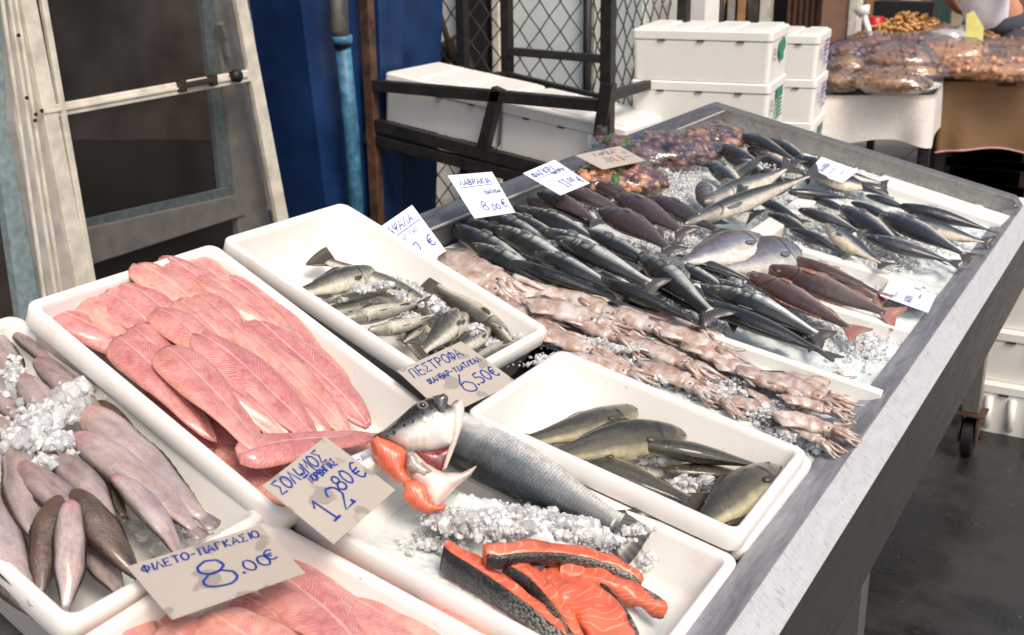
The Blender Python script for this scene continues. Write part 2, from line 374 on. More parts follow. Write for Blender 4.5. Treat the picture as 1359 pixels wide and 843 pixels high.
TRAYW = simple('white_plastic', c(226, 222, 216), .4); REDP = simple('red_plastic', c(190, 28, 30), .35); YELC = simple('yellow_card', c(250, 236, 140), .5)
FILLER = simple('dark_filler_wood', c(58, 46, 40), .8, var=.3)
CARDB = simple('brown_cardboard', c(176, 136, 100), .7); SHUT = simple('brown_shutter', c(112, 78, 62), .6, var=.15); SHUT2 = simple('tan_column', c(148, 112, 94), .6, var=.12)
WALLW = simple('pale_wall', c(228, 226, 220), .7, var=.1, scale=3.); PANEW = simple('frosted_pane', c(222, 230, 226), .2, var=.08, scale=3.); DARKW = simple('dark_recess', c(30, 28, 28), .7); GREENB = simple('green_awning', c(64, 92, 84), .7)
SHOPB = simple('shop_shelf', c(190, 176, 150), .6, var=.35, scale=9.)
SKINP = simple('human_skin', c(196, 140, 112), .5, var=.1, Subsurface_Weight=.05); SHIRT = simple('white_cotton', c(222, 220, 230), .85, var=.05, bump=.3, bscale=25., bd=.01); TROUS = simple('dark_cotton', c(60, 62, 74), .85); HAIR = simple('dark_hair', c(46, 36, 30), .6)
MEAT = simple('reddish_meat', c(124, 82, 74), .35, var=.4, scale=30., Coat_Weight=.3); SHRIMP = simple('cooked_shrimp', c(206, 150, 112), .35, var=.35, scale=40., Coat_Weight=.3); LEAFG = simple('herb_green', c(66, 106, 54), .5, var=.3)

# ------------------------------------------------------------------ mesh helpers
class MB:
    def __init__(s): s.v = []; s.f = []; s.m = []; s.a = []
    def add(s, vs, fs, mi=0, at=None):
        o = len(s.v); s.v += [tuple(map(float, v)) for v in vs]
        s.f += [tuple(i+o for i in f) for f in fs]; s.m += [mi]*len(fs) if isinstance(mi, int) else list(mi)
        s.a += [tuple(map(float, x)) for x in at] if at is not None else [(0., 0., 0.)]*len(vs)
    def box(s, ctr, ax, ay, az, mi=0):
        ctr, ax, ay, az = map(lambda q: np.asarray(q, float), (ctr, ax, ay, az))
        vs = [ctr+i*ax+j*ay+k*az for i in (-1, 1) for j in (-1, 1) for k in (-1, 1)]
        s.add(vs, [(0, 1, 3, 2), (4, 6, 7, 5), (0, 4, 5, 1), (2, 3, 7, 6), (0, 2, 6, 4), (1, 5, 7, 3)], mi)
    def cube(s, x0, x1, y0, y1, z0, z1, mi=0):
        s.box(((x0+x1)/2, (y0+y1)/2, (z0+z1)/2), ((x1-x0)/2, 0, 0), (0, (y1-y0)/2, 0), (0, 0, (z1-z0)/2), mi)
    def bar(s, p, q, w, h, up=(0, 0, 1), mi=0):
        p, q = np.asarray(p, float), np.asarray(q, float); d = q-p; L = np.linalg.norm(d); d = d/L
        up = np.asarray(up, float)
        if abs(d @ up) > .95: up = np.array([1., 0, 0])
        x = unit(np.cross(d, up)); z = np.cross(x, d)
        s.box((p+q)/2, d*L/2, x*w/2, z*h/2, mi)
    def tube(s, pts, rad, n=8, mi=0, cap=True, flat=1.):
        pts = [np.asarray(p, float) for p in pts]
        if not hasattr(rad, '__len__'): rad = [rad]*len(pts)
        vs = []; up = np.array([.12, .2, 1.])
        for i, p in enumerate(pts):
            d = unit(pts[min(i+1, len(pts)-1)]-pts[max(i-1, 0)]); x = unit(np.cross(d, up if abs(d @ unit(up)) < .95 else np.array([1., 0, 0]))); z = np.cross(x, d)
            for k in range(n):
                a = 2*math.pi*k/n; vs.append(p+rad[i]*(x*math.cos(a)+z*math.sin(a)*flat))
        fs = [(i*n+k, i*n+(k+1) % n, (i+1)*n+(k+1) % n, (i+1)*n+k) for i in range(len(pts)-1) for k in range(n)]
        if cap: fs += [tuple(range(n))[::-1], tuple((len(pts)-1)*n+k for k in range(n))]
        s.add(vs, fs, mi)
    def prism(s, pts, ext, mi=0):
        pts = [np.asarray(p, float) for p in pts]; ext = np.asarray(ext, float); n = len(pts)
        s.add(pts+[p+ext for p in pts], [tuple(range(n))[::-1], tuple(range(n, 2*n))]+[(i, (i+1) % n, n+(i+1) % n, n+i) for i in range(n)], mi)
    def loft(s, loops, mi=0, close_last=False, close_first=False):
        n = len(loops[0]); vs = [p for l in loops for p in l]
        fs = [(i*n+k, i*n+(k+1) % n, (i+1)*n+(k+1) % n, (i+1)*n+k) for i in range(len(loops)-1) for k in range(n)]
        if close_last: fs.append(tuple((len(loops)-1)*n+k for k in range(n)))
        if close_first: fs.append(tuple(range(n))[::-1])
        s.add(vs, fs, mi)
    def mesh(s, name, mats, smooth=False, off=None):
        me = bpy.data.meshes.new(name)
        v = np.array(s.v)
        if off is not None: v = v-np.asarray(off)
        me.from_pydata(v.tolist(), [], s.f)
        for mm in (mats if isinstance(mats, (list, tuple)) else [mats]): me.materials.append(mm)
        me.polygons.foreach_set('material_index', s.m)
        at = me.attributes.new('fc', 'FLOAT_VECTOR', 'POINT'); at.data.foreach_set('vector', np.array(s.a).ravel())
        if smooth: me.polygons.foreach_set('use_smooth', [True]*len(s.f))
        me.update(); return me
def tag(o, label=None, cat=None, group=None, kind=None):
    if label: o['label'] = label
    if cat: o['category'] = cat
    if group: o['group'] = group
    if kind: o['kind'] = kind
    return o
def empty(name, loc, label, cat, group=None):
    o = bpy.data.objects.new(name, None); o.empty_display_size = .05; COL.objects.link(o); o.location = loc
    return tag(o, label, cat, group)
def put(name, mb, mats, root=None, smooth=False, bevel=0., label=None, cat=None, group=None, kind=None):
    off = np.array(root.location) if root is not None else None
    if root is not None and root.parent is not None:
        off = np.array(root.location)+np.array(root.parent.location)
    base = None
    if root is None and len(mb.v):
        base = np.array(mb.v).mean(0); off = base
    o = bpy.data.objects.new(name, mb.mesh(name, mats, smooth, off)); COL.objects.link(o)
    if root is not None: o.parent = root
    elif base is not None: o.location = base
    if bevel:
        md = o.modifiers.new('edge', 'BEVEL'); md.width = bevel; md.segments = 2; md.limit_method = 'ANGLE'; md.angle_limit = .6
    return tag(o, label, cat, group, kind)
def structure(name, mb, mats, smooth=False): return put(name, mb, mats, None, smooth, kind='structure')
def fbm(p, sc=1.): return noise.fractal(Vector(p)*sc, 1., 2., 4)

# ------------------------------------------------------------------ setting
g = MB(); S_ = 120
g.add([(-S_, -S_, 0), (S_, -S_, 0), (S_, S_, 0), (-S_, S_, 0)], [(0, 1, 2, 3)]); structure('ground', g, ASPH)
g = MB(); g.cube(-14, 8, 5.0, 30, -.02, .004); structure('pavement', g, PAVE)

# shop front along the left: wall X = -3
WX = -3.0
bl = empty('shop_building', (WX, 1.5, 0), 'shop wall with a white framed screen door and dark blue pillar left of the stall', 'building')
w = MB()
w.cube(WX-.45, WX-.25, -4, 2.20, 0, 6.5); w.cube(WX-.30, WX-.02, 2.1, 3.3, 1.75, 6.5); w.cube(WX-.3, WX-.02, 3.25, 4.13, 2.6, 6.5)
put('wall', w, INTER, bl)
w = MB(); w.cube(WX-2.4, WX-.9, .6, 4.1, 0, 2.6); put('interior', w, INTER, bl)
def wq(pts, x0=WX, t=.05):      # px polygon on the wall plane, thickened
    m_ = MB(); q = [onx(x, y, x0) for x, y in pts]; m_.prism(q, (t, 0, 0)); return m_
put('pillar', wq([(322, -60), (528, -60), (522, 130), (516, 420), (398, 420), (372, 290)], WX-.3, .26), BLUE, bl)
put('pillar_rib', wq([(489, -60), (522, -60), (522, 420), (500, 420)], WX-.04, .05), BLUE, bl, bevel=.008)
put('jamb', wq([(-60, -60), (-10, -60), (-2, 150), (50, 430), (20, 430), (-14, 200)], WX-.06, .03), FRAMET, bl)
put('door_frame', wq([(-12, -60), (18, -60), (36, 120), (72, 300), (94, 420), (52, 430), (0, 160)], WX-.06, .07), FRAMEG, bl, bevel=.006)
for k, (a, b) in enumerate([((3, -60), (80, 430)), ((11, -60), (88, 430)), ((-6, -60), (64, 430))]):
    m_ = MB(); m_.bar(onx(*a, WX+.012), onx(*b, WX+.012), .010, .012, (1, 0, 0)); put('moulding', m_, FRAMEW, bl, bevel=.003)
# inner door behind the screen
for nm, pts, x0, t in [('door_stile', [(270, -60), (300, -60), (352, 320), (308, 320)], WX-.12, .04), ('door_rail', [(100, 302), (302, 258), (316, 284), (104, 352)], WX-.11, .04)]:
    put(nm, wq(pts, x0, t), FRAMEG, bl, bevel=.005)
put('door_bead', wq([(99, 293), (300, 248), (302, 259), (100, 306)], WX-.10, .02), FRAMET, bl)
put('door_bead', wq([(256, -60), (271, -60), (306, 250), (288, 254)], WX-.115, .02), FRAMET, bl)
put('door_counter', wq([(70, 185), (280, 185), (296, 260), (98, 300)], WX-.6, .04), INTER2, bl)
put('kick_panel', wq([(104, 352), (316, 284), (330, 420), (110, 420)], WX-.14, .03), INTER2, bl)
m_ = MB(); m_.bar(onx(293, 30, WX-.06), onx(303, 76, WX-.06), .02, .02, (1, 0, 0)); m_.bar(onx(291, 32, WX-.055), onx(297, 52, WX-.055), .012, .03, (1, 0, 0)); put('latch', m_, FRAMEG, bl, bevel=.002)
# screen door
dr = empty('screen_door', onx(220, 330, WX), 'tall white framed screen door with dark mesh and bronze pull handle', 'door')
def stile(a, b, wpx, nm, t=.03, x0=WX, mat=FRAMEW):
    (x1, y1), (x2, y2) = a, b; put(nm, wq([(x1-wpx/2, y1), (x1+wpx/2, y1), (x2+wpx/2, y2), (x2-wpx/2, y2)], x0, t), mat, dr, bevel=.004)
stile((18, -60), (112, 420), 20, 'stile'); stile((301, -60), (382, 360), 15, 'stile')
stile((43, -60), (120, 380), 8, 'edge_strip', .02, WX+.012)
put('cross_rail', wq([(56, 140), (325, 92), (331, 107), (58, 157)], WX, .026), FRAMEW, dr, bevel=.004)
put('cross_rail_lip', wq([(58, 148), (328, 99), (328, 102), (58, 151)], WX+.027, .006), FRAMEW, dr)
put('pane', wq([(44, -60), (304, -60), (326, 96), (62, 145)], WX+.008, .004), GLASS, dr)
put('pane', wq([(66, 152), (328, 104), (368, 300), (118, 420)], WX+.008, .004), GLASS, dr)
h = MB(); a = onx(242, 114, WX+.04); b = onx(283, 106, WX+.04)
h.bar(a, b, .018, .022, (1, 0, 0)); h.cube(a[0]-.02, a[0]+.012, a[1]-.012, a[1]+.012, a[2]-.02, a[2]+.02); h.cube(b[0]-.02, b[0]+.012, b[1]-.012, b[1]+.012, b[2]-.02, b[2]+.02)
put('handle', h, BRONZE, dr, bevel=.004)
h = MB(); q = onx(314, 101, WX+.045)
h.tube([q+np.array([-.03, 0, 0]), q+np.array([-.01, 0, 0]), q+np.array([.012, 0, 0]), q+np.array([.018, 0, 0])], [.014, .022, .022, .01], 14); put('knob', h, BLK, dr, smooth=True)
for px in [(47, 152), (46, 160), (55, 147), (24, 47), (35, 130)]:
    h = MB(); q = onx(*px, WX+.032); h.tube([q, q+np.array([.004, 0, 0])], .006, 8); put('screw', h, BRONZE, dr)
# downpipe
pp = MB(); pts = [onx(447, -80, WX+.05), onx(451, 40, WX+.05), onx(455, 62, WX+.05)]
pr = empty('drain_pipe', onx(476, 285, WX+.05), 'thin drain pipe, grey above and chipped light blue below, on the blue pillar', 'pipe')
pp.tube(pts, .036, 14); put('upper_pipe', pp, WIRE, pr, smooth=True)
pp = MB(); pp.tube([onx(455, 60, WX+.05), onx(466, 170, WX+.05), onx(482, 420, WX+.05)], .031, 14); put('lower_pipe', pp, BLUE2, pr, smooth=True)
pp = MB(); pp.tube([onx(454, 47, WX+.05), onx(454.6, 53, WX+.05), onx(455, 58, WX+.05)], .04, 14); put('collar', pp, BLUE2, pr, smooth=True)

# chain link fence at the back of the recess
FY = 4.75
fn = empty('chain_link_fence', ony(600, 320, FY), 'wire chain link fence of diamond mesh behind the black rack', 'fence')
def chain(name, x0, x1, z0, z1, Y, d=.105, along='x', base=0.):
    m_ = MB(); r = .0042; n = int((x1-x0)/(d/2))
    for i in range(n):
        pts = []; z = z0; k = 0
        while z <= z1:
            u = x0+(i+((k+i) % 2))*d/2; off = .004*(1 if (k % 2) else -1); p = np.array((u, Y, z) if along == 'x' else (base, u, z))
            p[1 if along == 'x' else 0] += off; pts.append(p); z += d*.62; k += 1
        m_.tube(pts, r, 5, cap=False)
    return m_
put('wire_mesh', chain('m', -3.62, -2.38, 0, 1.7, FY), WIRE, fn, smooth=True)
put('wire_mesh', chain('m', FY, 6.4, 0, 1.7, 0, along='y', base=-2.38), WIRE, fn, smooth=True)
for (x, y) in ((-3.62, FY), (-2.38, FY), (-2.38, 6.4)):
    m_ = MB(); m_.tube([(x, y, 0), (x, y, 1.8)], .02, 10); put('post', m_, BLACKM, fn, smooth=True)
m_ = MB(); m_.tube([ony(572, -20, FY-.03), ony(605, 90, FY-.03)], .014, 8); put('stay', m_, RUST, fn, smooth=True)
# pale shop front behind the fence
sf = empty('pale_shop', (-3.0, 5.6, 0), 'pale shop front with frosted panes seen through the chain link fence', 'building')
m_ = MB(); m_.cube(-4.6, -2.2, 5.70, 5.9, 0, 3.); put('wall', m_, WALLW, sf)
for x0, x1 in ((-3.33, -2.86), (-2.80, -2.52)):
    m_ = MB(); m_.cube(x0, x1, 5.66, 5.698, .35, 2.4); put('pane', m_, PANEW, sf, bevel=.004)
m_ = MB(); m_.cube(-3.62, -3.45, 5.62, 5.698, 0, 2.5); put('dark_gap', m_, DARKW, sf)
m_ = MB(); m_.cube(-3.40, -3.36, 5.62, 5.698, 0, 2.5); put('mullion', m_, FRAMEW, sf, bevel=.003)
m_ = MB(); m_.cube(-2.84, -2.81, 5.62, 5.698, 0, 2.5); put('mullion', m_, FRAMEW, sf, bevel=.003)
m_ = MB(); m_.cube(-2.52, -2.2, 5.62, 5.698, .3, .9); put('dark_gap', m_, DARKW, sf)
# crumpled dark sack leaning inside the fence
m_ = MB(); q = ony(596, 60, 5.2)
for i in range(1):
    pts = [ony(560, 92, 5.2), ony(582, 78, 5.2), ony(606, 60, 5.2), ony(618, 90, 5.2), ony(620, 140, 5.2)]
    m_.tube(pts, [.03, .07, .06, .05, .06], 10)
put('rubbish_bag', m_, BLK, smooth=True, label='black plastic sack slumped behind the chain link fence', cat='bag')

# far facade across the lane
ff = empty('far_shops', (-2.5, 9.0, 0), 'row of brown shop fronts with shutters and open shelves in the far background', 'building')
def fcol(nm, xa, xb, Y, z0, z1, mat, t=.15):
    A = ony(xa, 0, Y)[0]; B = ony(xb, 0, Y)[0]; m_ = MB(); m_.cube(A, B, Y, Y+t, z0, z1); put(nm, m_, mat, ff); return A, B
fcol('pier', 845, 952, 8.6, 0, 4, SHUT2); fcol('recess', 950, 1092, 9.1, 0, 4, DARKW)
fcol('shutter', 1046, 1094, 8.9, 0, 3.2, SHUT, .05)
A = ony(1046, 0, 8.9)[0]; B = ony(1094, 0, 8.9)[0]
for i in range(6):
    m_ = MB(); xx = A+(B-A)*(i+.5)/6; m_.cube(xx-.012, xx+.012, 8.865, 8.899, 0, 3.2); put('slat', m_, SHUT, ff)
fcol('pier', 1092, 1128, 8.7, 0, 4, SHUT2); fcol('white_edge', 1128, 1139, 8.68, 0, 4, FRAMEW)
fcol('back_wall', 1139, 1500, 10.5, 0, 4, SHOPB, .2); fcol('awning_side', 1236, 1262, 10.2, 0, 1.6, GREENB, .1)
fcol('shelf_unit', 1150, 1180, 10.2, 0, 1.5, CARDB); fcol('shelf_unit', 1196, 1218, 10.1, 0, 1.6, WALLW); fcol('shelf_unit', 1300, 1330, 10.0, 0, 1.5, WALLW)
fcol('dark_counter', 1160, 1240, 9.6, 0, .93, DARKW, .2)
fcol('side_wall', 700, 850, 9.4, 0, 4, WALLW, .2)
for i, (x, y, hh, mt) in enumerate([(958, 6, .3, BRONZE), (975, 4, .2, FRAMEG), (985, 2, .25, CARDB), (1002, 3, .2, WIRE), (1018, 2, .3, FRAMEW)]):
    q = ony(x, y, 8.9); m_ = MB(); m_.cube(q[0]-.04, q[0]+.04, 8.86, 8.94, .6, q[2]+hh*.2); put('hung_stock', m_, mt, ff)

# ------------------------------------------------------------------ handwriting
def arc(cx, cy, rx, ry, a0, a1, n=12): return [(cx+rx*math.cos(math.radians(a0+(a1-a0)*i/n)), cy+ry*math.sin(math.radians(a0+(a1-a0)*i/n))) for i in range(n+1)]
GL = {
 'Α': [[(0, 0), (.35, 1), (.68, 0)], [(.12, .35), (.58, .38)]], 'Β': [[(.05, 0), (.05, 1)], [(.05, 1)]+arc(.1, .76, .45, .24, 90, -90, 8)+[(.05, .52)]+arc(.12, .26, .5, .26, 90, -90, 8)+[(.05, 0)]],
 'Γ': [[(.08, 0), (.08, 1), (.62, .98)]], 'Δ': [[(0, 0), (.35, 1), (.7, 0), (0, 0)]], 'Ε': [[(.6, 1), (.06, .97), (.06, .02), (.62, 0)], [(.06, .5), (.5, .52)]], 'Ζ': [[(.05, 1), (.62, 1), (.02, 0), (.65, 0)]],
 'Η': [[(.05, 0), (.05, 1)], [(.6, 0), (.62, 1)], [(.05, .5), (.6, .52)]], 'Θ': [arc(.36, .5, .34, .5, 90, 450, 18), [(.12, .5), (.6, .5)]], 'Ι': [[(.2, 0), (.22, 1)]], 'Κ': [[(.06, 0), (.08, 1)], [(.6, .98), (.08, .48), (.64, 0)]],
 'Λ': [[(0, 0), (.35, 1), (.68, 0)]], 'Μ': [[(.02, 0), (.08, 1), (.36, .35), (.66, 1), (.72, 0)]], 'Ν': [[(.04, 0), (.06, 1), (.6, .02), (.62, 1)]], 'Ο': [arc(.36, .5, .34, .48, 80, 445, 18)], 'Π': [[(.06, 0), (.08, 1), (.62, .98), (.62, 0)]],
 'Ρ': [[(.06, 0), (.08, 1)], [(.08, 1)]+arc(.14, .72, .46, .27, 88, -90, 9)+[(.08, .44)]], 'Σ': [[(.64, 1), (.05, .98), (.42, .52), (.02, .02), (.66, 0)]], 'Τ': [[(0, 1), (.68, .98)], [(.34, .98), (.34, 0)]], 'Υ': [[(.02, 1), (.32, .5), (.64, 1)], [(.32, .5), (.3, 0)]],
 'Φ': [arc(.36, .52, .34, .32, 90, 450, 16), [(.36, 1.05), (.36, -.05)]], 'Χ': [[(.02, 1), (.64, 0)], [(.62, 1), (.02, 0)]], 'Ψ': [[(.02, 1)]+arc(.34, .72, .32, .36, 190, 350, 10)+[(.68, 1)], [(.34, 1), (.34, 0)]],
 'ω': [[(.1, .95)]+arc(.22, .55, .2, .35, 140, 320, 8)+arc(.52, .55, .2, .35, 220, 400, 8), [(.06, .02), (.7, .02)]],
 '0': [arc(.33, .5, .31, .48, 90, 450, 18)], '1': [[(.05, .75), (.3, 1), (.3, 0)], [(.1, 0), (.5, 0)]], '2': [arc(.33, .68, .3, .3, 170, -30, 10)+[(.02, .02), (.66, .04)]], '5': [[(.6, 1), (.12, 1), (.08, .56)]+arc(.3, .32, .32, .3, 110, -140, 10)],
 '6': [[(.5, 1), (.14, .6)]+arc(.34, .28, .3, .28, 150, 510, 16)], '8': [arc(.34, .75, .25, .24, -90, 270, 14), arc(.34, .27, .32, .27, 90, 450, 16)], '9': [arc(.34, .7, .28, .28, 0, 360, 14)+[(.6, .3), (.4, 0)]],
 '€': [arc(.42, .5, .34, .46, 50, 310, 14), [(-.02, .58), (.5, .6)], [(-.02, .42), (.46, .43)]], '.': [arc(.12, .04, .05, .05, 0, 360, 6)], ',': [[(.14, .1), (.06, -.14)]], '-': [[(.08, .48), (.5, .5)]], '/': [[(.0, 0), (.5, 1)]], '~': [[(0, .4), (.12, .55), (.24, .4), (.36, .55), (.5, .42)]],
}
def strokes(text, x, y, h, sl=0., ws=.86, jit=.03, wfac=1.):
    out = []; r = random.Random(sum(map(ord, text)))
    for ch in text:
        if ch == ' ': x += h*.4; continue
        for st in GL.get(ch, []):
            out.append([(x+(px*wfac+sl*py)*h+r.uniform(-jit, jit)*h*.5, y+py*h+r.uniform(-jit, jit)*h) for px, py in st])
        x += h*(.34 if ch in 'Ι.,' else ws*wfac)
    return out
def ribbon(mb, pts, width, surf, mi=0):
    """flat inked stroke in card coordinates laid on surf(x,y,lift)"""
    pts = [np.array(p, float) for p in pts]; L = []; R_ = []
    for i, p in enumerate(pts):
        d = pts[min(i+1, len(pts)-1)]-pts[max(i-1, 0)]; n_ = np.linalg.norm(d); d = d/n_ if n_ > 1e-9 else np.array([1., 0])
        q = np.array([-d[1], d[0]])*width/2; L.append(p+q); R_.append(p-q)
    vs = [surf(*p, .0007) for p in L]+[surf(*p, .0007) for p in R_]; n = len(pts)
    mb.add(vs, [(i, i+1, n+i+1, n+i) for i in range(n-1)], mi)
def price_card(px, anchor_plane, h0, W, Hh, lines, mat, label, curl=.0, ink=INK, seedn=0):
    """px: corners TL, TR, BR, BL. Pose found so that the card is a true WxH rectangle."""
    r = [ray(*p) for p in px]; Pm = anchor_plane(px[3][0]*.5+px[2][0]*.5, px[3][1]*.5+px[2][1]*.5, h0)
    best = None
    for az in range(-180, 180, 10):
        for el in range(8, 90, 6):
            nn = np.array([math.cos(math.radians(az))*math.cos(math.radians(el)), math.sin(math.radians(az))*math.cos(math.radians(el)), math.sin(math.radians(el))])
            if nn @ (CAM-Pm) < .05: continue
            cs = []
            for d in r:
                t = ((Pm-CAM) @ nn)/(d @ nn)
                cs.append(CAM+d*t)
            e1, e2, e3, e4 = cs[1]-cs[0], cs[2]-cs[3], cs[3]-cs[0], cs[2]-cs[1]
            l = [np.linalg.norm(e) for e in (e1, e2, e3, e4)]
            err = abs(e1 @ e3)/(l[0]*l[2])+abs(e2 @ e4)/(l[1]*l[3])+abs(math.log(l[0]/l[1]))+abs(math.log(l[2]/l[3]))+.8*abs(math.log((l[0]+l[1])/(l[2]+l[3])/(W/Hh)))
            if best is None or err < best[0]: best = (err, nn, cs)
    _, nn, cs = best; cs = np.array(cs); ctr = cs.mean(0)
    ex = unit(cs[1]+cs[2]-cs[0]-cs[3]); ey = unit(np.cross(nn, ex)); wl = (np.linalg.norm(cs[1]-cs[0])+np.linalg.norm(cs[2]-cs[3]))/2; hl = (np.linalg.norm(cs[3]-cs[0])+np.linalg.norm(cs[2]-cs[1]))/2
    def surf(x, y, lift=0.):   # x 0..1 , y 0..1 (bottom to top), bilinear between the corners
        p = cs[3]*(1-x)*(1-y)+cs[2]*x*(1-y)+cs[0]*(1-x)*y+cs[1]*x*y
        return p+nn*(lift+curl*wl*((x-.5)**2+(y-.5)**2))
    root = empty('price_card', ctr, label, 'price card', 'hand written price cards')
    m_ = MB(); N = 8; vs = [surf(i/N, j/N, k) for k in (0., -.0012) for j in range(N+1) for i in range(N+1)]; q = (N+1)**2
    fs = [(j*(N+1)+i, j*(N+1)+i+1, (j+1)*(N+1)+i+1, (j+1)*(N+1)+i) for j in range(N) for i in range(N)]
    ed = [i for i in range(N+1)]+[j*(N+1)+N for j in range(1, N+1)]+[N*(N+1)+i for i in range(N-1, -1, -1)]+[j*(N+1) for j in range(N-1, 0, -1)]
    fs = fs+[tuple(v+q for v in f[::-1]) for f in fs]+[(ed[i], ed[i]+q, ed[(i+1) % len(ed)]+q, ed[(i+1) % len(ed)]) for i in range(len(ed))]
    m_.add(vs, fs); put('card', m_, mat, root)
    asp = W/Hh
    for item in lines:
        txt, x, y, hh, wd, sl, *rest = item; ik = rest[0] if rest else ink; wf = rest[1] if len(rest) > 1 else 1.
        lm = MB()
        sts = [txt] if isinstance(txt, list) else strokes(txt, x*asp, y, hh, sl, wfac=wf)
        for st in sts:
            ribbon(lm, [(p[0], p[1]) for p in st], wd, lambda a, b, l: surf(a/asp, b, l))
        put('lettering', lm, ik, root)
    return root

# ------------------------------------------------------------------ the stall
x0, y1 = P0[0], P0[1]+.06
YN = .35
st = empty('fish_stall', (x0-.5, (YN+y1)/2, 0), 'long stainless steel fish stall sloping down to the customer, on castor legs', 'market stall')
def prof(pts, nm, mat, ya=YN, yb=None, bev=0., sm=False):   # (x offset from rim, z) polyline extruded along Y with thickness given by closed outline
    m_ = MB(); yb = y1 if yb is None else yb
    m_.prism([(x0+px, ya, pz) for px, pz in pts], (0, yb-ya, 0)); return put(nm, m_, mat, st, bevel=bev)
def tz(u, h): p = TW(u, 0, h); return (p[0]-x0, p[2])
prof([tz(0, -.13), tz(0, -.10), tz(-.932, -.10), tz(-.932, -.13)], 'tray_floor', STEEL_DULL)
prof([(-.021, .655), (-.021, .7505), (.0, .754), (.032, .766), (.032, .757), (.0, .745), (-.012, .742), (-.012, .655)], 'front_strip', STEEL_STRIP, bev=.002)
prof([(.0325, .7655), (.075, .729), (.068, .726), (.0325, .757)], 'front_bevel', STEEL_BRIGHT, bev=.001)
prof([(.0752, .7285), (.0752, .545), (.06, .545), (.06, .552), (.070, .552), (.070, .722)], 'front_fascia', STEEL_DARK)
YC = P0[1]-1.84     # nearer than this the tilted trays rest on a lower rear edge
prof([tz(-.935, -.10), tz(-.935, .040), tz(-.9475, .040), tz(-.9475, -.10)], 'back_panel', STEEL_PANEL, YC)
prof([tz(-.933, .0405), tz(-.990, .050), tz(-.990, .042), tz(-.933, .0325)], 'back_flange', STEEL_DULL, YC, bev=.001)
prof([tz(-.9315, .0405), tz(-.9315, .0445), tz(-.9355, .0445), tz(-.9355, .0405)], 'back_edge_highlight', STEEL_BRIGHT, YC)  # bright sliver painted in for the highlight along the rear rim
prof([tz(-.935, -.10), tz(-.935, -.03), tz(-.9475, -.03), tz(-.9475, -.10)], 'low_back_panel', STEEL_PANEL, YN, YC-.002)
prof([tz(-.98, .041), tz(-.98, -.1), tz(-.988, -.1), tz(-.988, .041)], 'back_apron', STEEL_DARK, YC)
m_ = MB(); m_.prism([TW(.02, .03, -.12), TW(.02, .03, -.01), TW(-.0, .03, .036), TW(-.97, .03, .042), TW(-.97, .03, -.12)], (0, .012, 0)); put('end_panel', m_, STEEL_PANEL, st)
m_ = MB(); m_.prism([TW(.045, .028, .0), TW(-.0, .028, .040), TW(-.985, .028, .053), TW(-.985, .028, .043), TW(-.0, .028, .031), TW(.045, .028, -.008)], (0, .05, 0)); put('end_flange', m_, STEEL_PANEL, st, bevel=.002)
m_ = MB(); m_.prism([TW(.07, .05, -.012), TW(-.985, .05, -.012), TW(-.985, .05, -.14), TW(.07, .05, -.18)], (0, .012, 0)); put('end_apron', m_, STEEL_DARK, st)
m_ = MB(); m_.bar((x0+.052, YN, .553), (x0+.052, y1, .553), .03, .008, (0, 0, 1)); put('bottom_lip', m_, STEEL_DULL, st)
for i in range(16):
    yy = .7+i*.19; m_ = MB(); m_.tube([(x0+.052, yy, .558), (x0+.052, yy, .563)], .006, 8); put('screw', m_, STEEL_BRIGHT, st)
LEGS = [(x0-.02, 3.53), (x0-.02, 2.12), (x0-.88, 3.53), (x0-.88, 1.86)]
for lx, ly in LEGS:
    m_ = MB(); ztop = .56 if lx > x0-.5 else .78
    m_.cube(lx-.025, lx+.025, ly-.025, ly+.025, .155, ztop); lg = put('leg', m_, STEEL_PANEL, st, bevel=.003)
    def sub(nm, mb, mat, **k):
        o = put(nm, mb, mat, None, **k); o.location = Vector(o.location)-st.location-lg.location; o.parent = lg; return o
    m_ = MB(); m_.cube(lx-.045, lx+.045, ly-.04, ly+.04, .148, .154); m_.cube(lx-.028, lx-.022, ly-.03, ly+.035, .055, .148); m_.cube(lx+.022, lx+.028, ly-.03, ly+.035, .055, .148); sub('castor_fork', m_, RUST)
    m_ = MB(); m_.tube([(lx-.018, ly+.02, .066), (lx-.014, ly+.02, .066), (lx+.014, ly+.02, .066), (lx+.018, ly+.02, .066)], [.058, .066, .066, .058], 24); m_.tube([(lx-.034, ly+.02, .066), (lx+.034, ly+.02, .066)], .012, 10); sub('castor_wheel', m_, BLK, smooth=False)
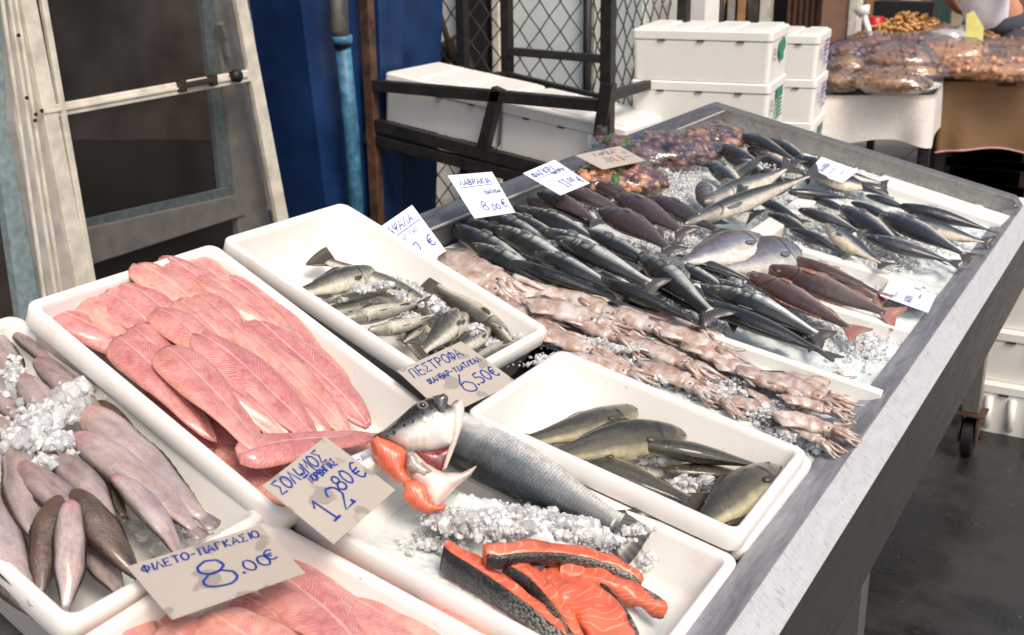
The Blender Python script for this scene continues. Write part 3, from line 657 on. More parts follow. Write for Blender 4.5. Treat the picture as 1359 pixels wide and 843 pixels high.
# ------------------------------------------------------------------ polystyrene trays
def rr(L, W, r, n=5):   # rounded rectangle loop centred on L/2, W/2
    pts = []
    for cx_, cy_, a0 in ((L-r, W-r, 0), (r, W-r, 90), (r, r, 180), (L-r, r, 270)):
        for i in range(n+1):
            a = math.radians(a0+90*i/n); pts.append((cx_+r*math.cos(a), cy_+r*math.sin(a)))
    return pts
TRAYG = 'white polystyrene fish trays'
class Tray: pass
def tray(o, pl, pw, label, depth=.10, wall=.0155, stained=True, floor=.018):
    o, pl, pw = map(lambda q: np.asarray(q, float), (o, pl, pw)); u = pl-o; L = np.linalg.norm(u); u = u/L
    v = pw-o; v = v-(v @ u)*u; W = np.linalg.norm(v); v = v/W; n_ = np.cross(u, v)
    if n_[2] < 0: n_ = -n_
    def P(x, y, z): return o+u*x+v*y+n_*z
    def loop(ins, z, r): return [P(ins+x, ins+y, z) for x, y in rr(L-2*ins, W-2*ins, r)]
    m_ = MB()
    m_.loft([loop(.022, -depth, .014), loop(.009, -.034, .018), loop(.002, -.032, .02), loop(0, -.029, .02), loop(0, -.003, .02), loop(.0025, 0, .0185), loop(wall-.003, 0, .016), loop(wall-.0005, -.0025, .0145),
             loop(wall+.001, -.010, .016), loop(wall+.011, -depth+floor+.012, .02), loop(wall+.016, -depth+floor+.003, .02), loop(wall+.024, -depth+floor, .02)], close_last=True, close_first=True)
    ob = put('fish_tray', m_, EPSS if stained else EPS, smooth=True, label=label, cat='fish tray', group=TRAYG)
    md = ob.modifiers.new('ws', 'WEIGHTED_NORMAL') if False else None
    t = Tray(); t.o, t.u, t.v, t.n, t.L, t.W, t.P = o, u, v, n_, L, W, P
    t.floor = plane(P(0, 0, -depth+floor), n_); t.rim = plane(o, n_); return t
def scale_cam(p, k): return CAM+(np.asarray(p)-CAM)*k
kA = 1.02
tA = tray(scale_cam(TW(-.982, -2.657, .153), kA), scale_cam(TW(-.495, -2.665, .037), kA), scale_cam(TW(-.976, -2.292, .152), kA), 'tilted polystyrene tray of pink fillets propped against the shop side')
tB = tray(TW(-1.046, -2.198, .112), TW(-.545, -2.216, .033), TW(-1.010, -1.870, .107), 'tilted polystyrene tray of trout and ice next to the pink fillets')
kS = .96
tS = tray(scale_cam(TW(-1.131, -2.890, .057), kS), scale_cam(TW(-.588, -2.916, -.029), kS), scale_cam(TW(-1.116, -2.561, .055), kS), 'polystyrene tray of pale soles at the left edge of the picture')
t2 = tray(T(617, 546, .04), T(985, 713, .04), T(744, 462, .04), 'polystyrene tray of five olive trout beside the steel rim')
tn = tray(T(625, 556, .012), T(990, 726, .012), T(750, 470, .012), 'empty polystyrene tray nested under the olive trout tray', stained=False)
tM = tray(TW(-.535, -2.605, .005), TW(-.018, -2.605, .005), TW(-.535, -2.262, .005), 'polystyrene tray with the salmon and its cut steaks on ice')
tP = tray(TW(-.545, -3.02, .0), TW(-.02, -3.02, .0), TW(-.565, -2.63, .0), 'polystyrene tray of pink fillets at the bottom edge of the picture')

# white divider strips between the kinds of fish
def strip(a, b, w, h, label, hb=-.03):
    pa, pb = T(*a, h), T(*b, h); m_ = MB(); d = unit(pb-pa); s = np.cross(NT_, d)
    m_.prism([pa-s*w/2, pa+s*w/2, pb+s*w/2, pb-s*w/2], NT_*(hb-h)); put('divider_strip', m_, EPS, bevel=.003, label=label, cat='divider', group='white dividers in the ice')
strip((770, 385), (1172, 520), .022, .022, 'long white divider strip between the squid and the sea bass')
strip((990, 372), (1205, 436), .035, .020, 'white divider strip between the sea bass and the red porgies')
strip((1040, 322), (1215, 376), .035, .020, 'white divider strip between the red porgies and the blue backed fish')
strip((985, 326), (1075, 262), .05, .022, 'short white slab under the long silver fish')
strip((1165, 236), (1335, 292), .12, .014, 'broad white slab along the far end panel of the stall')

# ------------------------------------------------------------------ ice
def icebed(name, u0, u1, v0, v1, h, amp, label, du=.012):
    m_ = MB(); nu = int((u1-u0)/du); nv = int((v1-v0)/du); vs = []
    for j in range(nv+1):
        for i in range(nu+1):
            u = u0+(u1-u0)*i/nu; v = v0+(v1-v0)*j/nv; e = min(1, min(i, nu-i)/2, min(j, nv-j)/2)
            z = h+amp*(fbm((u*6, v*6, 1.3))+.7*fbm((u*28, v*28, 5.))+.5*fbm((u*80, v*80, 9.)))*e
            vs.append(TW(u, v, z))
    m_.add(vs, [(j*(nu+1)+i, j*(nu+1)+i+1, (j+1)*(nu+1)+i+1, (j+1)*(nu+1)+i) for j in range(nv) for i in range(nu)])
    return put(name, m_, ICEBED, smooth=True, label=label, cat='ice', kind='stuff')
icebed('ice_bed', -.928, -.004, -1.875, .025, -.012, .014, 'bed of packed crushed ice covering the far half of the stall')
icebed('ice_bed', -.488, -.004, -1.936, -1.874, -.012, .010, 'packed crushed ice under the squid beside the olive trout tray')
_t = (1+5**.5)/2
ICO = np.array([(-1, _t, 0), (1, _t, 0), (-1, -_t, 0), (1, -_t, 0), (0, -1, _t), (0, 1, _t), (0, -1, -_t), (0, 1, -_t), (_t, 0, -1), (_t, 0, 1), (-_t, 0, -1), (-_t, 0, 1)])/1.9
ICOF = [(0, 11, 5), (0, 5, 1), (0, 1, 7), (0, 7, 10), (0, 10, 11), (1, 5, 9), (5, 11, 4), (11, 10, 2), (10, 7, 6), (7, 1, 8), (3, 9, 4), (3, 4, 2), (3, 2, 6), (3, 6, 8), (3, 8, 9), (4, 9, 5), (2, 4, 11), (6, 2, 10), (8, 6, 7), (9, 8, 1)]
def chunk(mb, p, r, squash=.7, mi=0):
    s = rng.uniform(.55, 1.25, 3)*r; q = ICO*(1+rng.uniform(-.28, .28, (12, 1)))*s
    a = rng.uniform(0, 6.28, 3); ca, sa = np.cos(a), np.sin(a)
    Rm = np.array([[ca[0], -sa[0], 0], [sa[0], ca[0], 0], [0, 0, 1]]) @ np.array([[1, 0, 0], [0, ca[1], -sa[1]], [0, sa[1], ca[1]]])
    mb.add(q @ Rm.T+np.asarray(p), ICOF, mi)
def ice_heap(fn, clusters, label, r0=(.003, .009), name='crushed_ice', dens=2.6, rs=.6):
    """clusters: px x, px y, px spread x, px spread y, count, height of the heap"""
    m_ = MB()
    for (x, y, sx, sy, n, hh, *bs) in clusters:
        for _ in range(int(n*dens)):
            gx, gy = rng.normal(0, .55, 2)
            f = math.exp(-(gx*gx+gy*gy)*1.3)
            p = fn(x+gx*sx, y+gy*sy, (bs[0] if bs else 0.)+rng.uniform(.0, 1.)*hh*f)
            chunk(m_, p, rng.uniform(*r0)*rs*(1 if rng.random() < .9 else 2.1), mi=int(rng.random() < .4))
    return put(name, m_, [ICE, ICE_C], label=label, cat='ice', kind='stuff')
def T0(x, y, h): return T(x, y, h-.012)
ice_heap(T0, [(868, 365, 26, 16, 260, .05), (812, 388, 30, 10, 60, .04), (838, 352, 24, 10, 160, .045), (745, 308, 16, 8, 50, .05), (782, 285, 12, 12, 60, .05), (722, 378, 30, 6, 40, .03), (905, 318, 36, 16, 260, .035), (870, 332, 30, 10, 120, .035), (960, 332, 30, 14, 160, .035), (990, 352, 30, 10, 140, .03),
    (985, 372, 24, 12, 140, .045), (925, 382, 16, 14, 200, .055), (1050, 415, 50, 22, 240, .022), (1090, 435, 50, 14, 220, .02), (1015, 400, 50, 14, 150, .02), (880, 225, 26, 22, 280, .04), (905, 238, 30, 30, 240, .035), (900, 270, 26, 22, 200, .03), (880, 290, 30, 14, 160, .02), (970, 265, 20, 14, 120, .03),
    (1005, 230, 30, 16, 180, .03), (1010, 192, 50, 12, 130, .03), (945, 208, 20, 10, 90, .045), (1055, 325, 40, 12, 180, .03), (1085, 310, 20, 10, 100, .03), (1130, 330, 28, 12, 160, .03), (1180, 350, 40, 10, 160, .02), (1170, 300, 30, 10, 120, .03), (1190, 285, 50, 8, 120, .02), (1110, 255, 30, 8, 120, .02), (1130, 300, 14, 10, 60, .04),
    (1240, 290, 40, 10, 80, .015), (1225, 325, 50, 12, 120, .015), (1150, 455, 60, 24, 200, .010), (1180, 400, 60, 20, 150, .010), (960, 430, 60, 12, 120, .012), (870, 320, 40, 10, 100, .03), (700, 320, 60, 24, 160, .05), (790, 345, 60, 24, 200, .055), (880, 400, 70, 24, 260, .04), (800, 270, 60, 20, 160, .045), (880, 290, 50, 16, 160, .045), (1130, 320, 80, 26, 260, .035), (1060, 280, 60, 20, 220, .04), (1180, 330, 60, 20, 200, .03), (930, 330, 60, 20, 240, .045), (1020, 350, 40, 14, 160, .035), (1230, 310, 60, 20, 160, .025), (1080, 390, 70, 20, 160, .025), (1030, 220, 60, 20, 200, .035), (1110, 236, 50, 14, 120, .03)],
    'loose crushed ice packed round the whole fish', (.003, .008), dens=4.2)
ice_heap(T0, [(640, 402, 36, 12, 130, .02), (690, 420, 40, 12, 160, .02), (700, 445, 40, 12, 120, .02), (835, 462, 34, 9, 130, .05), (790, 452, 40, 10, 100, .03), (880, 500, 50, 12, 120, .03), (960, 520, 50, 14, 160, .03), (1020, 545, 40, 16, 180, .035), (1045, 575, 30, 14, 160, .03), (860, 480, 80, 16, 150, .03), (990, 505, 50, 10, 90, .03), (1090, 590, 20, 10, 60, .03), (740, 480, 40, 8, 60, .02)],
    'loose crushed ice scattered among the squid', (.003, .0075), dens=4.5)

# ------------------------------------------------------------------ fish prototypes
def smooth_arr(a, k=2):
    for _ in range(k): b = a.copy(); b[1:-1] = .25*a[:-2]+.5*a[1:-1]+.25*a[2:]; a = b
    return a
def stations(n=46): 
    t = np.linspace(0, 1, n); return .88*(t**1.25)
SPEC = {   # s, top, bottom, half thickness  (fractions of total length)
 'bass':   dict(s=[0, .03, .1, .2, .32, .45, .6, .75, .85, .88], top=[0.014, 0.0384, 0.0657, 0.088, 0.105, 0.105, 0.085, 0.052, 0.036, 0.04], bot=[0.014, 0.0333, 0.0583, 0.082, 0.1, 0.098, 0.075, 0.046, 0.034, 0.04], th=[0.014, 0.0307, 0.0488, 0.058, 0.066, 0.064, 0.048, 0.026, 0.012, 0.009], fin='dark', tail=.10, dors=.055),
 'bream':  dict(s=[0, .03, .1, .2, .32, .45, .6, .75, .85, .88], top=[0.014, 0.0576, 0.0975, 0.128, 0.148, 0.142, 0.108, 0.058, 0.04, 0.046], bot=[0.014, 0.041, 0.0721, 0.102, 0.122, 0.118, 0.09, 0.05, 0.038, 0.046], th=[0.014, 0.0333, 0.0551, 0.064, 0.07, 0.064, 0.046, 0.024, 0.012, 0.009], fin='dark', tail=.11, dors=.05),
 'porgy':  dict(s=[0, .03, .1, .2, .32, .45, .6, .75, .85, .88], top=[0.014, 0.0461, 0.0784, 0.102, 0.116, 0.112, 0.086, 0.048, 0.03, 0.036], bot=[0.014, 0.0358, 0.0657, 0.092, 0.108, 0.104, 0.078, 0.042, 0.028, 0.036], th=[0.014, 0.0307, 0.053, 0.06, 0.066, 0.06, 0.044, 0.022, 0.012, 0.009], fin='red', tail=.10, dors=.045),
 'bonito': dict(s=[0, .03, .1, .2, .32, .45, .6, .75, .85, .88], top=[0.014, 0.0358, 0.0657, 0.09, 0.106, 0.104, 0.078, 0.04, 0.018, 0.022], bot=[0.014, 0.0333, 0.0615, 0.086, 0.104, 0.102, 0.074, 0.036, 0.016, 0.022], th=[0.014, 0.032, 0.053, 0.066, 0.074, 0.072, 0.052, 0.026, 0.012, 0.008], fin='dark', tail=.10, dors=.03),
 'trout':  dict(s=[0, .03, .1, .2, .32, .45, .6, .75, .85, .88], top=[0.014, 0.0435, 0.07, 0.092, 0.108, 0.108, 0.088, 0.058, 0.044, 0.05], bot=[0.014, 0.0384, 0.0657, 0.092, 0.112, 0.11, 0.086, 0.054, 0.042, 0.05], th=[0.014, 0.0358, 0.053, 0.062, 0.072, 0.07, 0.052, 0.028, 0.014, 0.01], fin='olive', tail=.10, dors=.05),
 'gilt':   dict(s=[0, .03, .1, .2, .32, .45, .6, .75, .85, .88], top=[0.014, 0.0717, 0.1251, 0.158, 0.172, 0.158, 0.112, 0.056, 0.034, 0.04], bot=[0.014, 0.0461, 0.089, 0.124, 0.146, 0.138, 0.1, 0.05, 0.032, 0.04], th=[0.014, 0.0358, 0.0594, 0.07, 0.076, 0.07, 0.05, 0.024, 0.012, 0.009], fin='grey', tail=.12, dors=.05),
 'salmon': dict(s=[0, .03, .1, .2, .32, .45, .6, .75, .85, .88], top=[.10, .112, .12, .122, .122, .115, .095, .060, .045, .052], bot=[.10, .112, .12, .122, .122, .115, .09, .058, .044, .052], th=[.085, .092, .094, .094, .092, .085, .066, .036, .016, .012], fin='dark', tail=.10, dors=.04),
}
SPEC['olive'] = SPEC['trout']; SPEC['silver'] = SPEC['bonito']
def fish_body(sp, by, bz):
    d = SPEC[sp]; S = stations(); top = smooth_arr(np.interp(S, d['s'], d['top'])); bot = smooth_arr(np.interp(S, d['s'], d['bot'])); th = smooth_arr(np.interp(S, d['s'], d['th']))
    n = 22; vs = []; at = []
    for s, t, b, h in zip(S, top, bot, th):
        yc = (t-b)/2; hy = (t+b)/2
        for k in range(n):
            a = 2*math.pi*k/n; cy, sz = math.cos(a), math.sin(a)
            gcr = s-(.235-.045*cy*cy); f = 1.
            if sp != 'salmon' and -.06 < gcr < .0: f = 1+.05*(1+gcr/.06)*abs(sz)
            yy = yc+hy*cy; zz = h*np.sign(sz)*abs(sz)**.85*f
            vs.append((.5-s, yy, zz)); at.append((s, cy, np.sign(sz) if abs(sz) > .01 else 0.))
    fs = [(i*n+k, (i+1)*n+k, (i+1)*n+(k+1) % n, i*n+(k+1) % n) for i in range(len(S)-1) for k in range(n)]
    fs += [tuple(range(n)), tuple((len(S)-1)*n+k for k in range(n))[::-1]]
    return bendv(vs, by, bz), fs, at
def bendv(vs, by, bz): return [(x, y+by*(x*x*4-.35)+0., z+bz*(x*x*4-.35)) for x, y, z in vs]
def fan(root, dirs, lens, th, nr=7):
    """fin: fan of rays from a root edge; both faces, with ridged relief"""
    (r0, r1) = map(np.array, root); vs = []; at = []; n = len(lens)
    for side in (1, -1):
        for i in range(n):
            f = i/(n-1); b = r0*(1-f)+r1*f; d = np.array(dirs[0])*(1-f)+np.array(dirs[1])*f; d = d/np.linalg.norm(d)
            for q in (0., .5, 1.):
                z = side*(th*(1-.75*q)+.0012*((i % 2)*q))
                vs.append(b+d*lens[i]*q+np.array([0, 0, z])); at.append((q, f, 0))
    fs = []
    for sd in (0, 1):
        o = sd*n*3
        for i in range(n-1):
            for q in (0, 1):
                F4 = (o+i*3+q, o+i*3+q+1, o+(i+1)*3+q+1, o+(i+1)*3+q); fs.append(F4 if sd else F4[::-1])
    for i in range(n-1): fs.append((i*3+2, (i+1)*3+2, n*3+(i+1)*3+2, n*3+i*3+2))
    for q in (0, 1): fs.append((q, q+1, n*3+q+1, n*3+q)); fs.append(((n-1)*3+q, n*3+(n-1)*3+q, n*3+(n-1)*3+q+1, (n-1)*3+q+1))
    return vs, fs, at
def disc(ctr, rx, ry, bulge, n=14):
    vs = []; cx_, cy_, cz = ctr
    for rr_, zz in ((1., 0.), (.75, .6), (.4, .92)):
        for k in range(n): a = 2*math.pi*k/n; vs.append((cx_+rx*rr_*math.cos(a), cy_+ry*rr_*math.sin(a), cz+bulge*zz))
    vs.append((cx_, cy_, cz+bulge)); fs = [(i*n+k, i*n+(k+1) % n, (i+1)*n+(k+1) % n, (i+1)*n+k) for i in range(2) for k in range(n)]+[(2*n+k, 2*n+(k+1) % n, 3*n) for k in range(n)]
    return vs, fs
def make_species(sp, by=0., bz=0.):
    """returns list of (part name, mesh, parent index)"""
    d = SPEC[sp]; out = []
    S = d['s']; iy = lambda s, k: float(np.interp(s, S, d[k]))
    def fin(part, v_f_a, mat):
        v, f, a = v_f_a; m_ = MB(); m_.add(bendv(v, by, bz), f, 0, a); out.append((part, m_.mesh(part, mat, True), -1))
    v, f, a = fish_body(sp, by, bz); m_ = MB(); m_.add(v, f, 0, a)
    mats = [FISH[sp]]
    if sp == 'salmon': mats.append(SALMON); m_.m[-2] = 1
    out.append(('body', m_.mesh('body', mats, True), -1))
    fm = FIN[d['fin']]; e = .845; tb = iy(.86, 'top')*.95
    n = 11; ln = [(.15+.0*i) for i in range(n)]
    prof_ = [1., .96, .88, .78, .70, .66, .70, .78, .88, .96, 1.] if sp not in ('trout', 'olive', 'salmon') else [1., 1, .97, .94, .92, .91, .92, .94, .97, 1, 1.]
    fin('tail_fin', fan(((.5-e, tb, 0), (.5-e, -tb, 0)), ((-1, d['tail']/.13, 0), (-1, -d['tail']/.13, 0)), [.165*q for q in prof_], .006), fm)
    if sp != 'salmon':
        q = []
        ss = np.linspace(.36, .70, 9)
        r0 = (.5-.34, iy(.34, 'top')*.93, 0); r1 = (.5-.68, iy(.68, 'top')*.86, 0)
        fin('dorsal_fin', fan((r0, r1), ((-.8, 1, 0), (-1.2, .5, 0)), [d['dors']*x for x in (.5, .9, 1., .95, .85, .75, .7, .65, .5)], .004), fm)
        fin('anal_fin', fan(((.5-.6, -iy(.6, 'bot')*.9, 0), (.5-.74, -iy(.74, 'bot')*.88, 0)), ((-.9, -1, 0), (-1.2, -.4, 0)), [d['dors']*x for x in (.6, 1., .9, .75, .55)], .004), fm)
        fin('pelvic_fin', fan(((.5-.33, -iy(.33, 'bot')*.93, .02), (.5-.37, -iy(.37, 'bot')*.93, .02)), ((-1., -.35, .0), (-1.2, -.1, 0)), [d['dors']*1.5*x for x in (.8, 1., .7)], .004), fm)
        for sg in (1, -1):
            zt = iy(.27, 'th')
            vv, ff, aa = fan(((.5-.255, -.01-.02, 0), (.5-.265, -.035-.02, 0)), ((-1, .05, 0), (-1, -.22, 0)), [.085, .10, .095, .075, .05], .0025)
            vv = [(x, y, z+sg*(zt*1.01+.004-.12*(.245-x)*0+.06*max(0, (.24-x)))) for x, y, z in vv]
            fin('pectoral_fin', (vv, ff, aa), FIN['grey'] if d['fin'] == 'dark' else fm)
        ey = .32*iy(.1, 'top')+.004
        for sg in (1, -1):
            zt = iy(.105, 'th')*.86
            rr_ = .020 if sp in ('bream', 'gilt', 'porgy') else .016
            v, f = disc((.5-.105, ey, 0), rr_, rr_, .007); v = [(x, y, sg*(z+zt)) for x, y, z in v]; m_ = MB(); m_.add(bendv(v, by, bz), f if sg > 0 else [q[::-1] for q in f]); out.append(('eye', m_.mesh('eye', EYE_M, True), -1)); ei = len(out)-1
            v, f = disc((.5-.105, ey, .0045), rr_*.55, rr_*.55, .0045); v = [(x, y, sg*(z+zt)) for x, y, z in v]; m_ = MB(); m_.add(bendv(v, by, bz), f if sg > 0 else [q[::-1] for q in f]); out.append(('pupil', m_.mesh('pupil', PUPIL, True), ei))
            m_ = MB(); pts = [(.5-.004, -.004, 0), (.5-.03, -.012, sg*iy(.03, 'th')*1.0), (.5-.062, -.022, sg*iy(.062, 'th')*.98)]
            m_.tube(bendv(pts, by, bz), [.002, .003, .0015], 6); out.append(('mouth', m_.mesh('mouth', MOUTH, True), -1))
    return out
def sole_mesh(bend, bz, mat, seed):
    S = np.concatenate([np.linspace(0, .2, 12)[:-1], np.linspace(.2, .93, 22)]); r = random.Random(seed)
    hw = smooth_arr(np.interp(S, [0, .015, .05, .12, .25, .42, .6, .78, .88, .93], [.030, .062, .086, .112, .138, .146, .126, .082, .05, .034]), 1)*(1+.05*np.sin(9*S+seed*2.1)+.03*np.sin(21*S+seed)); th = smooth_arr(np.interp(S, [0, .05, .15, .3, .5, .75, .93], [.03, .06, .085, .096, .082, .046, .014]), 1)
    n = 22; vs = []; at = []
    for s, w_, h in zip(S, hw, th):
        for k in range(n):
            a = 2*math.pi*k/n; cy, sz = math.cos(a), math.sin(a); y = w_*np.sign(cy)*abs(cy)**.9; z = h*np.sign(sz)*abs(sz)**1.0*(1.+.10*math.sin(11*s+3*cy+seed) if sz > 0 else .7)
            x = .5-s; vs.append((x, y+bend*(x*x*4-.3)+.02*math.sin(5*s+seed), z+bz*(x*x*4-.3))); at.append((s, cy, sz))
    fs = [(i*n+k, (i+1)*n+k, (i+1)*n+(k+1) % n, i*n+(k+1) % n) for i in range(len(S)-1) for k in range(n)]+[tuple(range(n)), tuple((len(S)-1)*n+k for k in range(n))[::-1]]
    m_ = MB(); m_.add(vs, fs, 0, at); out = [('body', m_.mesh('body', mat, True), -1)]
    for sg in (1, -1):   # long fringe fins
        vv = []; nn = 26
        for i in range(nn):
            s = .12+.78*i/(nn-1); w_ = float(np.interp(s, S, hw)); x = .5-s; yb = bend*(x*x*4-.3)+.02*math.sin(5*s+seed); zb = bz*(x*x*4-.3)
            ln = .018*math.sin(math.pi*min(1, (i+2)/(nn)))+.002*(i % 2)
            for q, e in ((.93, .006), (.93, -.006)): vv.append((x, yb+sg*w_*q, zb+e))
            vv.append((x-.012, yb+sg*(w_+ln), zb-.008+.003*(i % 2)))
        ff = []
        for i in range(nn-1):
            a, b = i*3, (i+1)*3; ff += [(a, a+2, b+2, b) if sg > 0 else (b, b+2, a+2, a), (a+1, b+1, b+2, a+2) if sg > 0 else (a+2, b+2, b+1, a+1)]
        m_ = MB(); m_.add(vv, ff, 0, [(0, 1.1, -1)]*len(vv)); out.append(('fringe_fin', m_.mesh('fringe_fin', mat, True), -1))
    vv, ff, aa = fan(((.5-.91, .036, 0), (.5-.91, -.036, 0)), ((-1, .22, 0), (-1, -.22, 0)), [.085, .10, .105, .10, .085], .004); m_ = MB(); m_.add([(x, y+bend*.45+.02*math.sin(5*.92+seed), z+bz*.4) for x, y, z in vv], ff, 0, aa); out.append(('tail_fin', m_.mesh('tail_fin', mat, True), -1))
    v, f = disc((.5-.06, .03, .036), .011, .012, .004); v = [(x, y+bend*.5, z+bz*.5) for x, y, z in v]
    m_ = MB(); m_.add(v, f); out.append(('mouth', m_.mesh('mouth', MEAT, True), -1))
    return out
PROTO = {}
for sp in ('bass', 'bream', 'porgy', 'bonito', 'trout', 'olive', 'gilt', 'silver'):
    PROTO[sp] = [make_species(sp, by, bz) for by, bz in ((.0, -.012), (.022, -.03), (-.024, -.045))]
PROTO['trout'].append(make_species('trout', .03, -.05)); PROTO['olive'].append(make_species('olive', .05, -.03))
PROTO['salmon'] = [make_species('salmon', .0, -.03)]
PROTO['sole'] = [sole_mesh(.0, -.02, FISH['sole'], 1), sole_mesh(.03, -.03, FISH['sole'], 2), sole_mesh(-.03, -.015, FISH['sole'], 4)]
PROTO['brown'] = [sole_mesh(.02, -.02, FISH['brown'], 5), sole_mesh(-.02, -.03, FISH['brown'], 6)]
def instance(parts, name, M4, label, cat, group):
    root = bpy.data.objects.new(name, None); root.empty_display_size = .02; COL.objects.link(root); root.matrix_world = M4; tag(root, label, cat, group)
    objs = []
    for nm, me, par in parts:
        o = bpy.data.objects.new(nm, me); COL.objects.link(o); o.parent = root if par < 0 else objs[par]; objs.append(o)
    return root
def place(parts, fn, a, b, ha, hb, name, label, cat, group, dorsal=1, roll=0., scale_y=1.):
    A, B = fn(*a, ha), fn(*b, hb); ctr = (A+B)/2; L = np.linalg.norm(A-B); x = (A-B)/L; z = fn.n-(fn.n @ x)*x; z = unit(z); y = np.cross(z, x)
    an = math.radians(roll)+(0 if dorsal > 0 else math.pi); y2 = y*math.cos(an)+z*math.sin(an); z2 = np.cross(x, y2)
    M4 = Matrix.Identity(4)
    for i in range(3):
        M4[i][0] = x[i]*L; M4[i][1] = y2[i]*L*scale_y; M4[i][2] = z2[i]*L*(scale_y if name != 'squid' else 1.25); M4[i][3] = ctr[i]
    return instance(parts, name, M4, label, cat, group)

# y axis = n x x : for a fish whose head points up-left, +y points towards the near side (lower left)
def fishes(sp, name, cat, group, lst, fn=T, h=.03, roll=0., variants=None):
    for i, (hx, hy, tx, ty, lb, *o) in enumerate(lst):
        k = o[0] if o else {}
        pr = PROTO[k.get('sp', sp)]; v = k.get('v', i % min(3, len(pr))); hh = k.get('h', h)
        place(pr[v], fn, (hx, hy), (tx, ty), hh+k.get('dh', 0.), hh, k.get('name', name), lb, cat if 'sp' not in k else k.get('cat', cat), group, k.get('d', 1), k.get('roll', roll)+((i*37) % 23-11), k.get('sy', {'bass': .9, 'bonito': .95, 'bream': 1.0, 'porgy': .92, 'olive': 1.0, 'sole': .84, 'brown': .9}.get(sp, 1.)))

fishes('bass', 'sea_bass', 'fish', 'sea bass on the ice', [
 (597, 297, 742, 384, 'dark sea bass lowest by the steel back panel, next to the squid', {'h': .022, 'roll': 5}),
 (614, 290, 740, 352, 'reflection banded sea bass right under the lower edge of the tallest white price card', {'h': .03, 'roll': -22}),
 (640, 281, 760, 342, 'slim dark sea bass emerging from beneath the tallest white card', {'h': .028, 'roll': -8}),
 (662, 279, 775, 335, 'shadowed sea bass between the tallest white card and the brown breams', {'h': .026, 'roll': -10}),
 (684, 272, 800, 338, 'dark bass lying against the brown bream row, highest on the slope', {'h': .028, 'roll': 5}),
 (692, 274, 815, 330, 'slender sea bass touching the first brown bream', {'h': .036, 'roll': 0}),
 (655, 300, 790, 370, 'sea bass with pale creased gill cover, left middle of the bass heap', {'h': .05, 'roll': -26}),
 (698, 316, 820, 372, 'short looking bass head with reflection stripes wedged in the middle of the heap', {'h': .034, 'roll': -26}),
 (700, 330, 836, 392, 'sea bass with dark reflection bands on the cheek, above the front black one', {'h': .048, 'roll': -26}),
 (676, 346, 830, 402, 'long black backed sea bass along the squid, left one of two', {'h': .04, 'roll': 18}),
 (716, 302, 850, 362, 'sea bass with a blackish head behind the brightest one', {'h': .05, 'roll': -8}),
 (734, 314, 880, 384, 'brightest silver flanked sea bass with a long dark side fin', {'h': .06, 'roll': -34}),
 (768, 303, 890, 362, 'dark headed bass next to the brown breams, right of the brightest bass', {'h': .038, 'roll': -8}),
 (782, 366, 937, 434, 'long black backed sea bass along the squid, right one of two', {'h': .045, 'roll': 16}),
 (846, 334, 955, 424, 'sea bass with reflection banded head leaning over the ice heap', {'h': .058, 'roll': -24}),
 (842, 350, 950, 428, 'sea bass mostly hidden under the one leaning over the ice heap', {'h': .03, 'roll': 5}),
 (882, 345, 985, 396, 'thin reflection banded sea bass half covered by ice, centre of the display', {'h': .032, 'roll': -22}),
 (896, 338, 1010, 376, 'black headed bass poking out of the ice below the blue grey bream', {'h': .034, 'roll': 0}),
 (948, 371, 1085, 442, 'bright scaled sea bass beside the reddest porgy', {'h': .036, 'roll': -26}),
 (939, 378, 1105, 452, 'bright scaled sea bass above the big black one at the tail end', {'h': .042, 'roll': -26}),
 (622, 322, 752, 388, 'sea bass peeping out above the squid at the shop end', {'h': .03, 'roll': -12}),
 (744, 338, 868, 398, 'sea bass squeezed under the brightest one, tail at the ice heap', {'h': .04, 'roll': -25}),
 (804, 322, 905, 366, 'slim sea bass lying in the ice above the brightest one', {'h': .03, 'roll': -10}),
 (868, 372, 985, 430, 'sea bass crossing the end of the ice heap', {'h': .03, 'roll': -28}),
 (905, 372, 1010, 420, 'narrow sea bass between the ice heap and the scaled bass', {'h': .03, 'roll': -5}),
 (960, 390, 1090, 456, 'sea bass under the two bright scaled ones', {'h': .022, 'roll': -20}),
 (820, 390, 905, 432, 'sea bass tail dark against the white divider', {'h': .02, 'roll': 10}),
 (926, 398, 1118, 478, 'largest black backed sea bass, its tail on bare ice near the steel rim', {'h': .04, 'roll': 10}),
])
fishes('bream', 'brown_bream', 'fish', 'brown breams on the ice', [
 (700, 262, 790, 300, 'brown bream under the middle white price card', {'h': .035, 'roll': -3}),
 (716, 253, 800, 298, 'brown bream just right of the middle white card corner', {'h': .05, 'roll': -8}),
 (750, 250, 840, 286, 'small brown bream between two others at the bagged seafood', {'h': .04, 'roll': -3}),
 (780, 240, 872, 276, 'brown bream lying against the seafood bag under the grey card', {'h': .04, 'roll': -3}),
 (798, 274, 900, 336, 'nearest brown bream with dark mauve head beside the bass', {'h': .06, 'roll': -16}),
 (816, 256, 915, 312, 'brown bream with a raised side fin, middle of its row', {'h': .055, 'roll': -16}),
 (862, 260, 965, 312, 'brown bream furthest right, tail towards the blue grey bream', {'h': .045, 'roll': -13}),
 (836, 250, 905, 280, 'brown bream mostly hidden behind the middle of the row', {'h': .02, 'roll': -3}),
])
fishes('porgy', 'red_porgy', 'fish', 'red porgies on the ice', [
 (1046, 341, 1186, 396, 'dark red brown porgy farthest back beside the white divider', {'h': .028, 'roll': 17}),
 (1056, 346, 1180, 402, 'pale porgy half hidden between two darker ones', {'h': .022, 'roll': -38}),
 (1018, 353, 1198, 424, 'long porgy with a clear eye and reddish forked tail', {'h': .036, 'roll': -26}),
 (992, 362, 1148, 446, 'reddest porgy, deep bodied, next to the silver scaled bass', {'h': .036, 'roll': -20}),
])
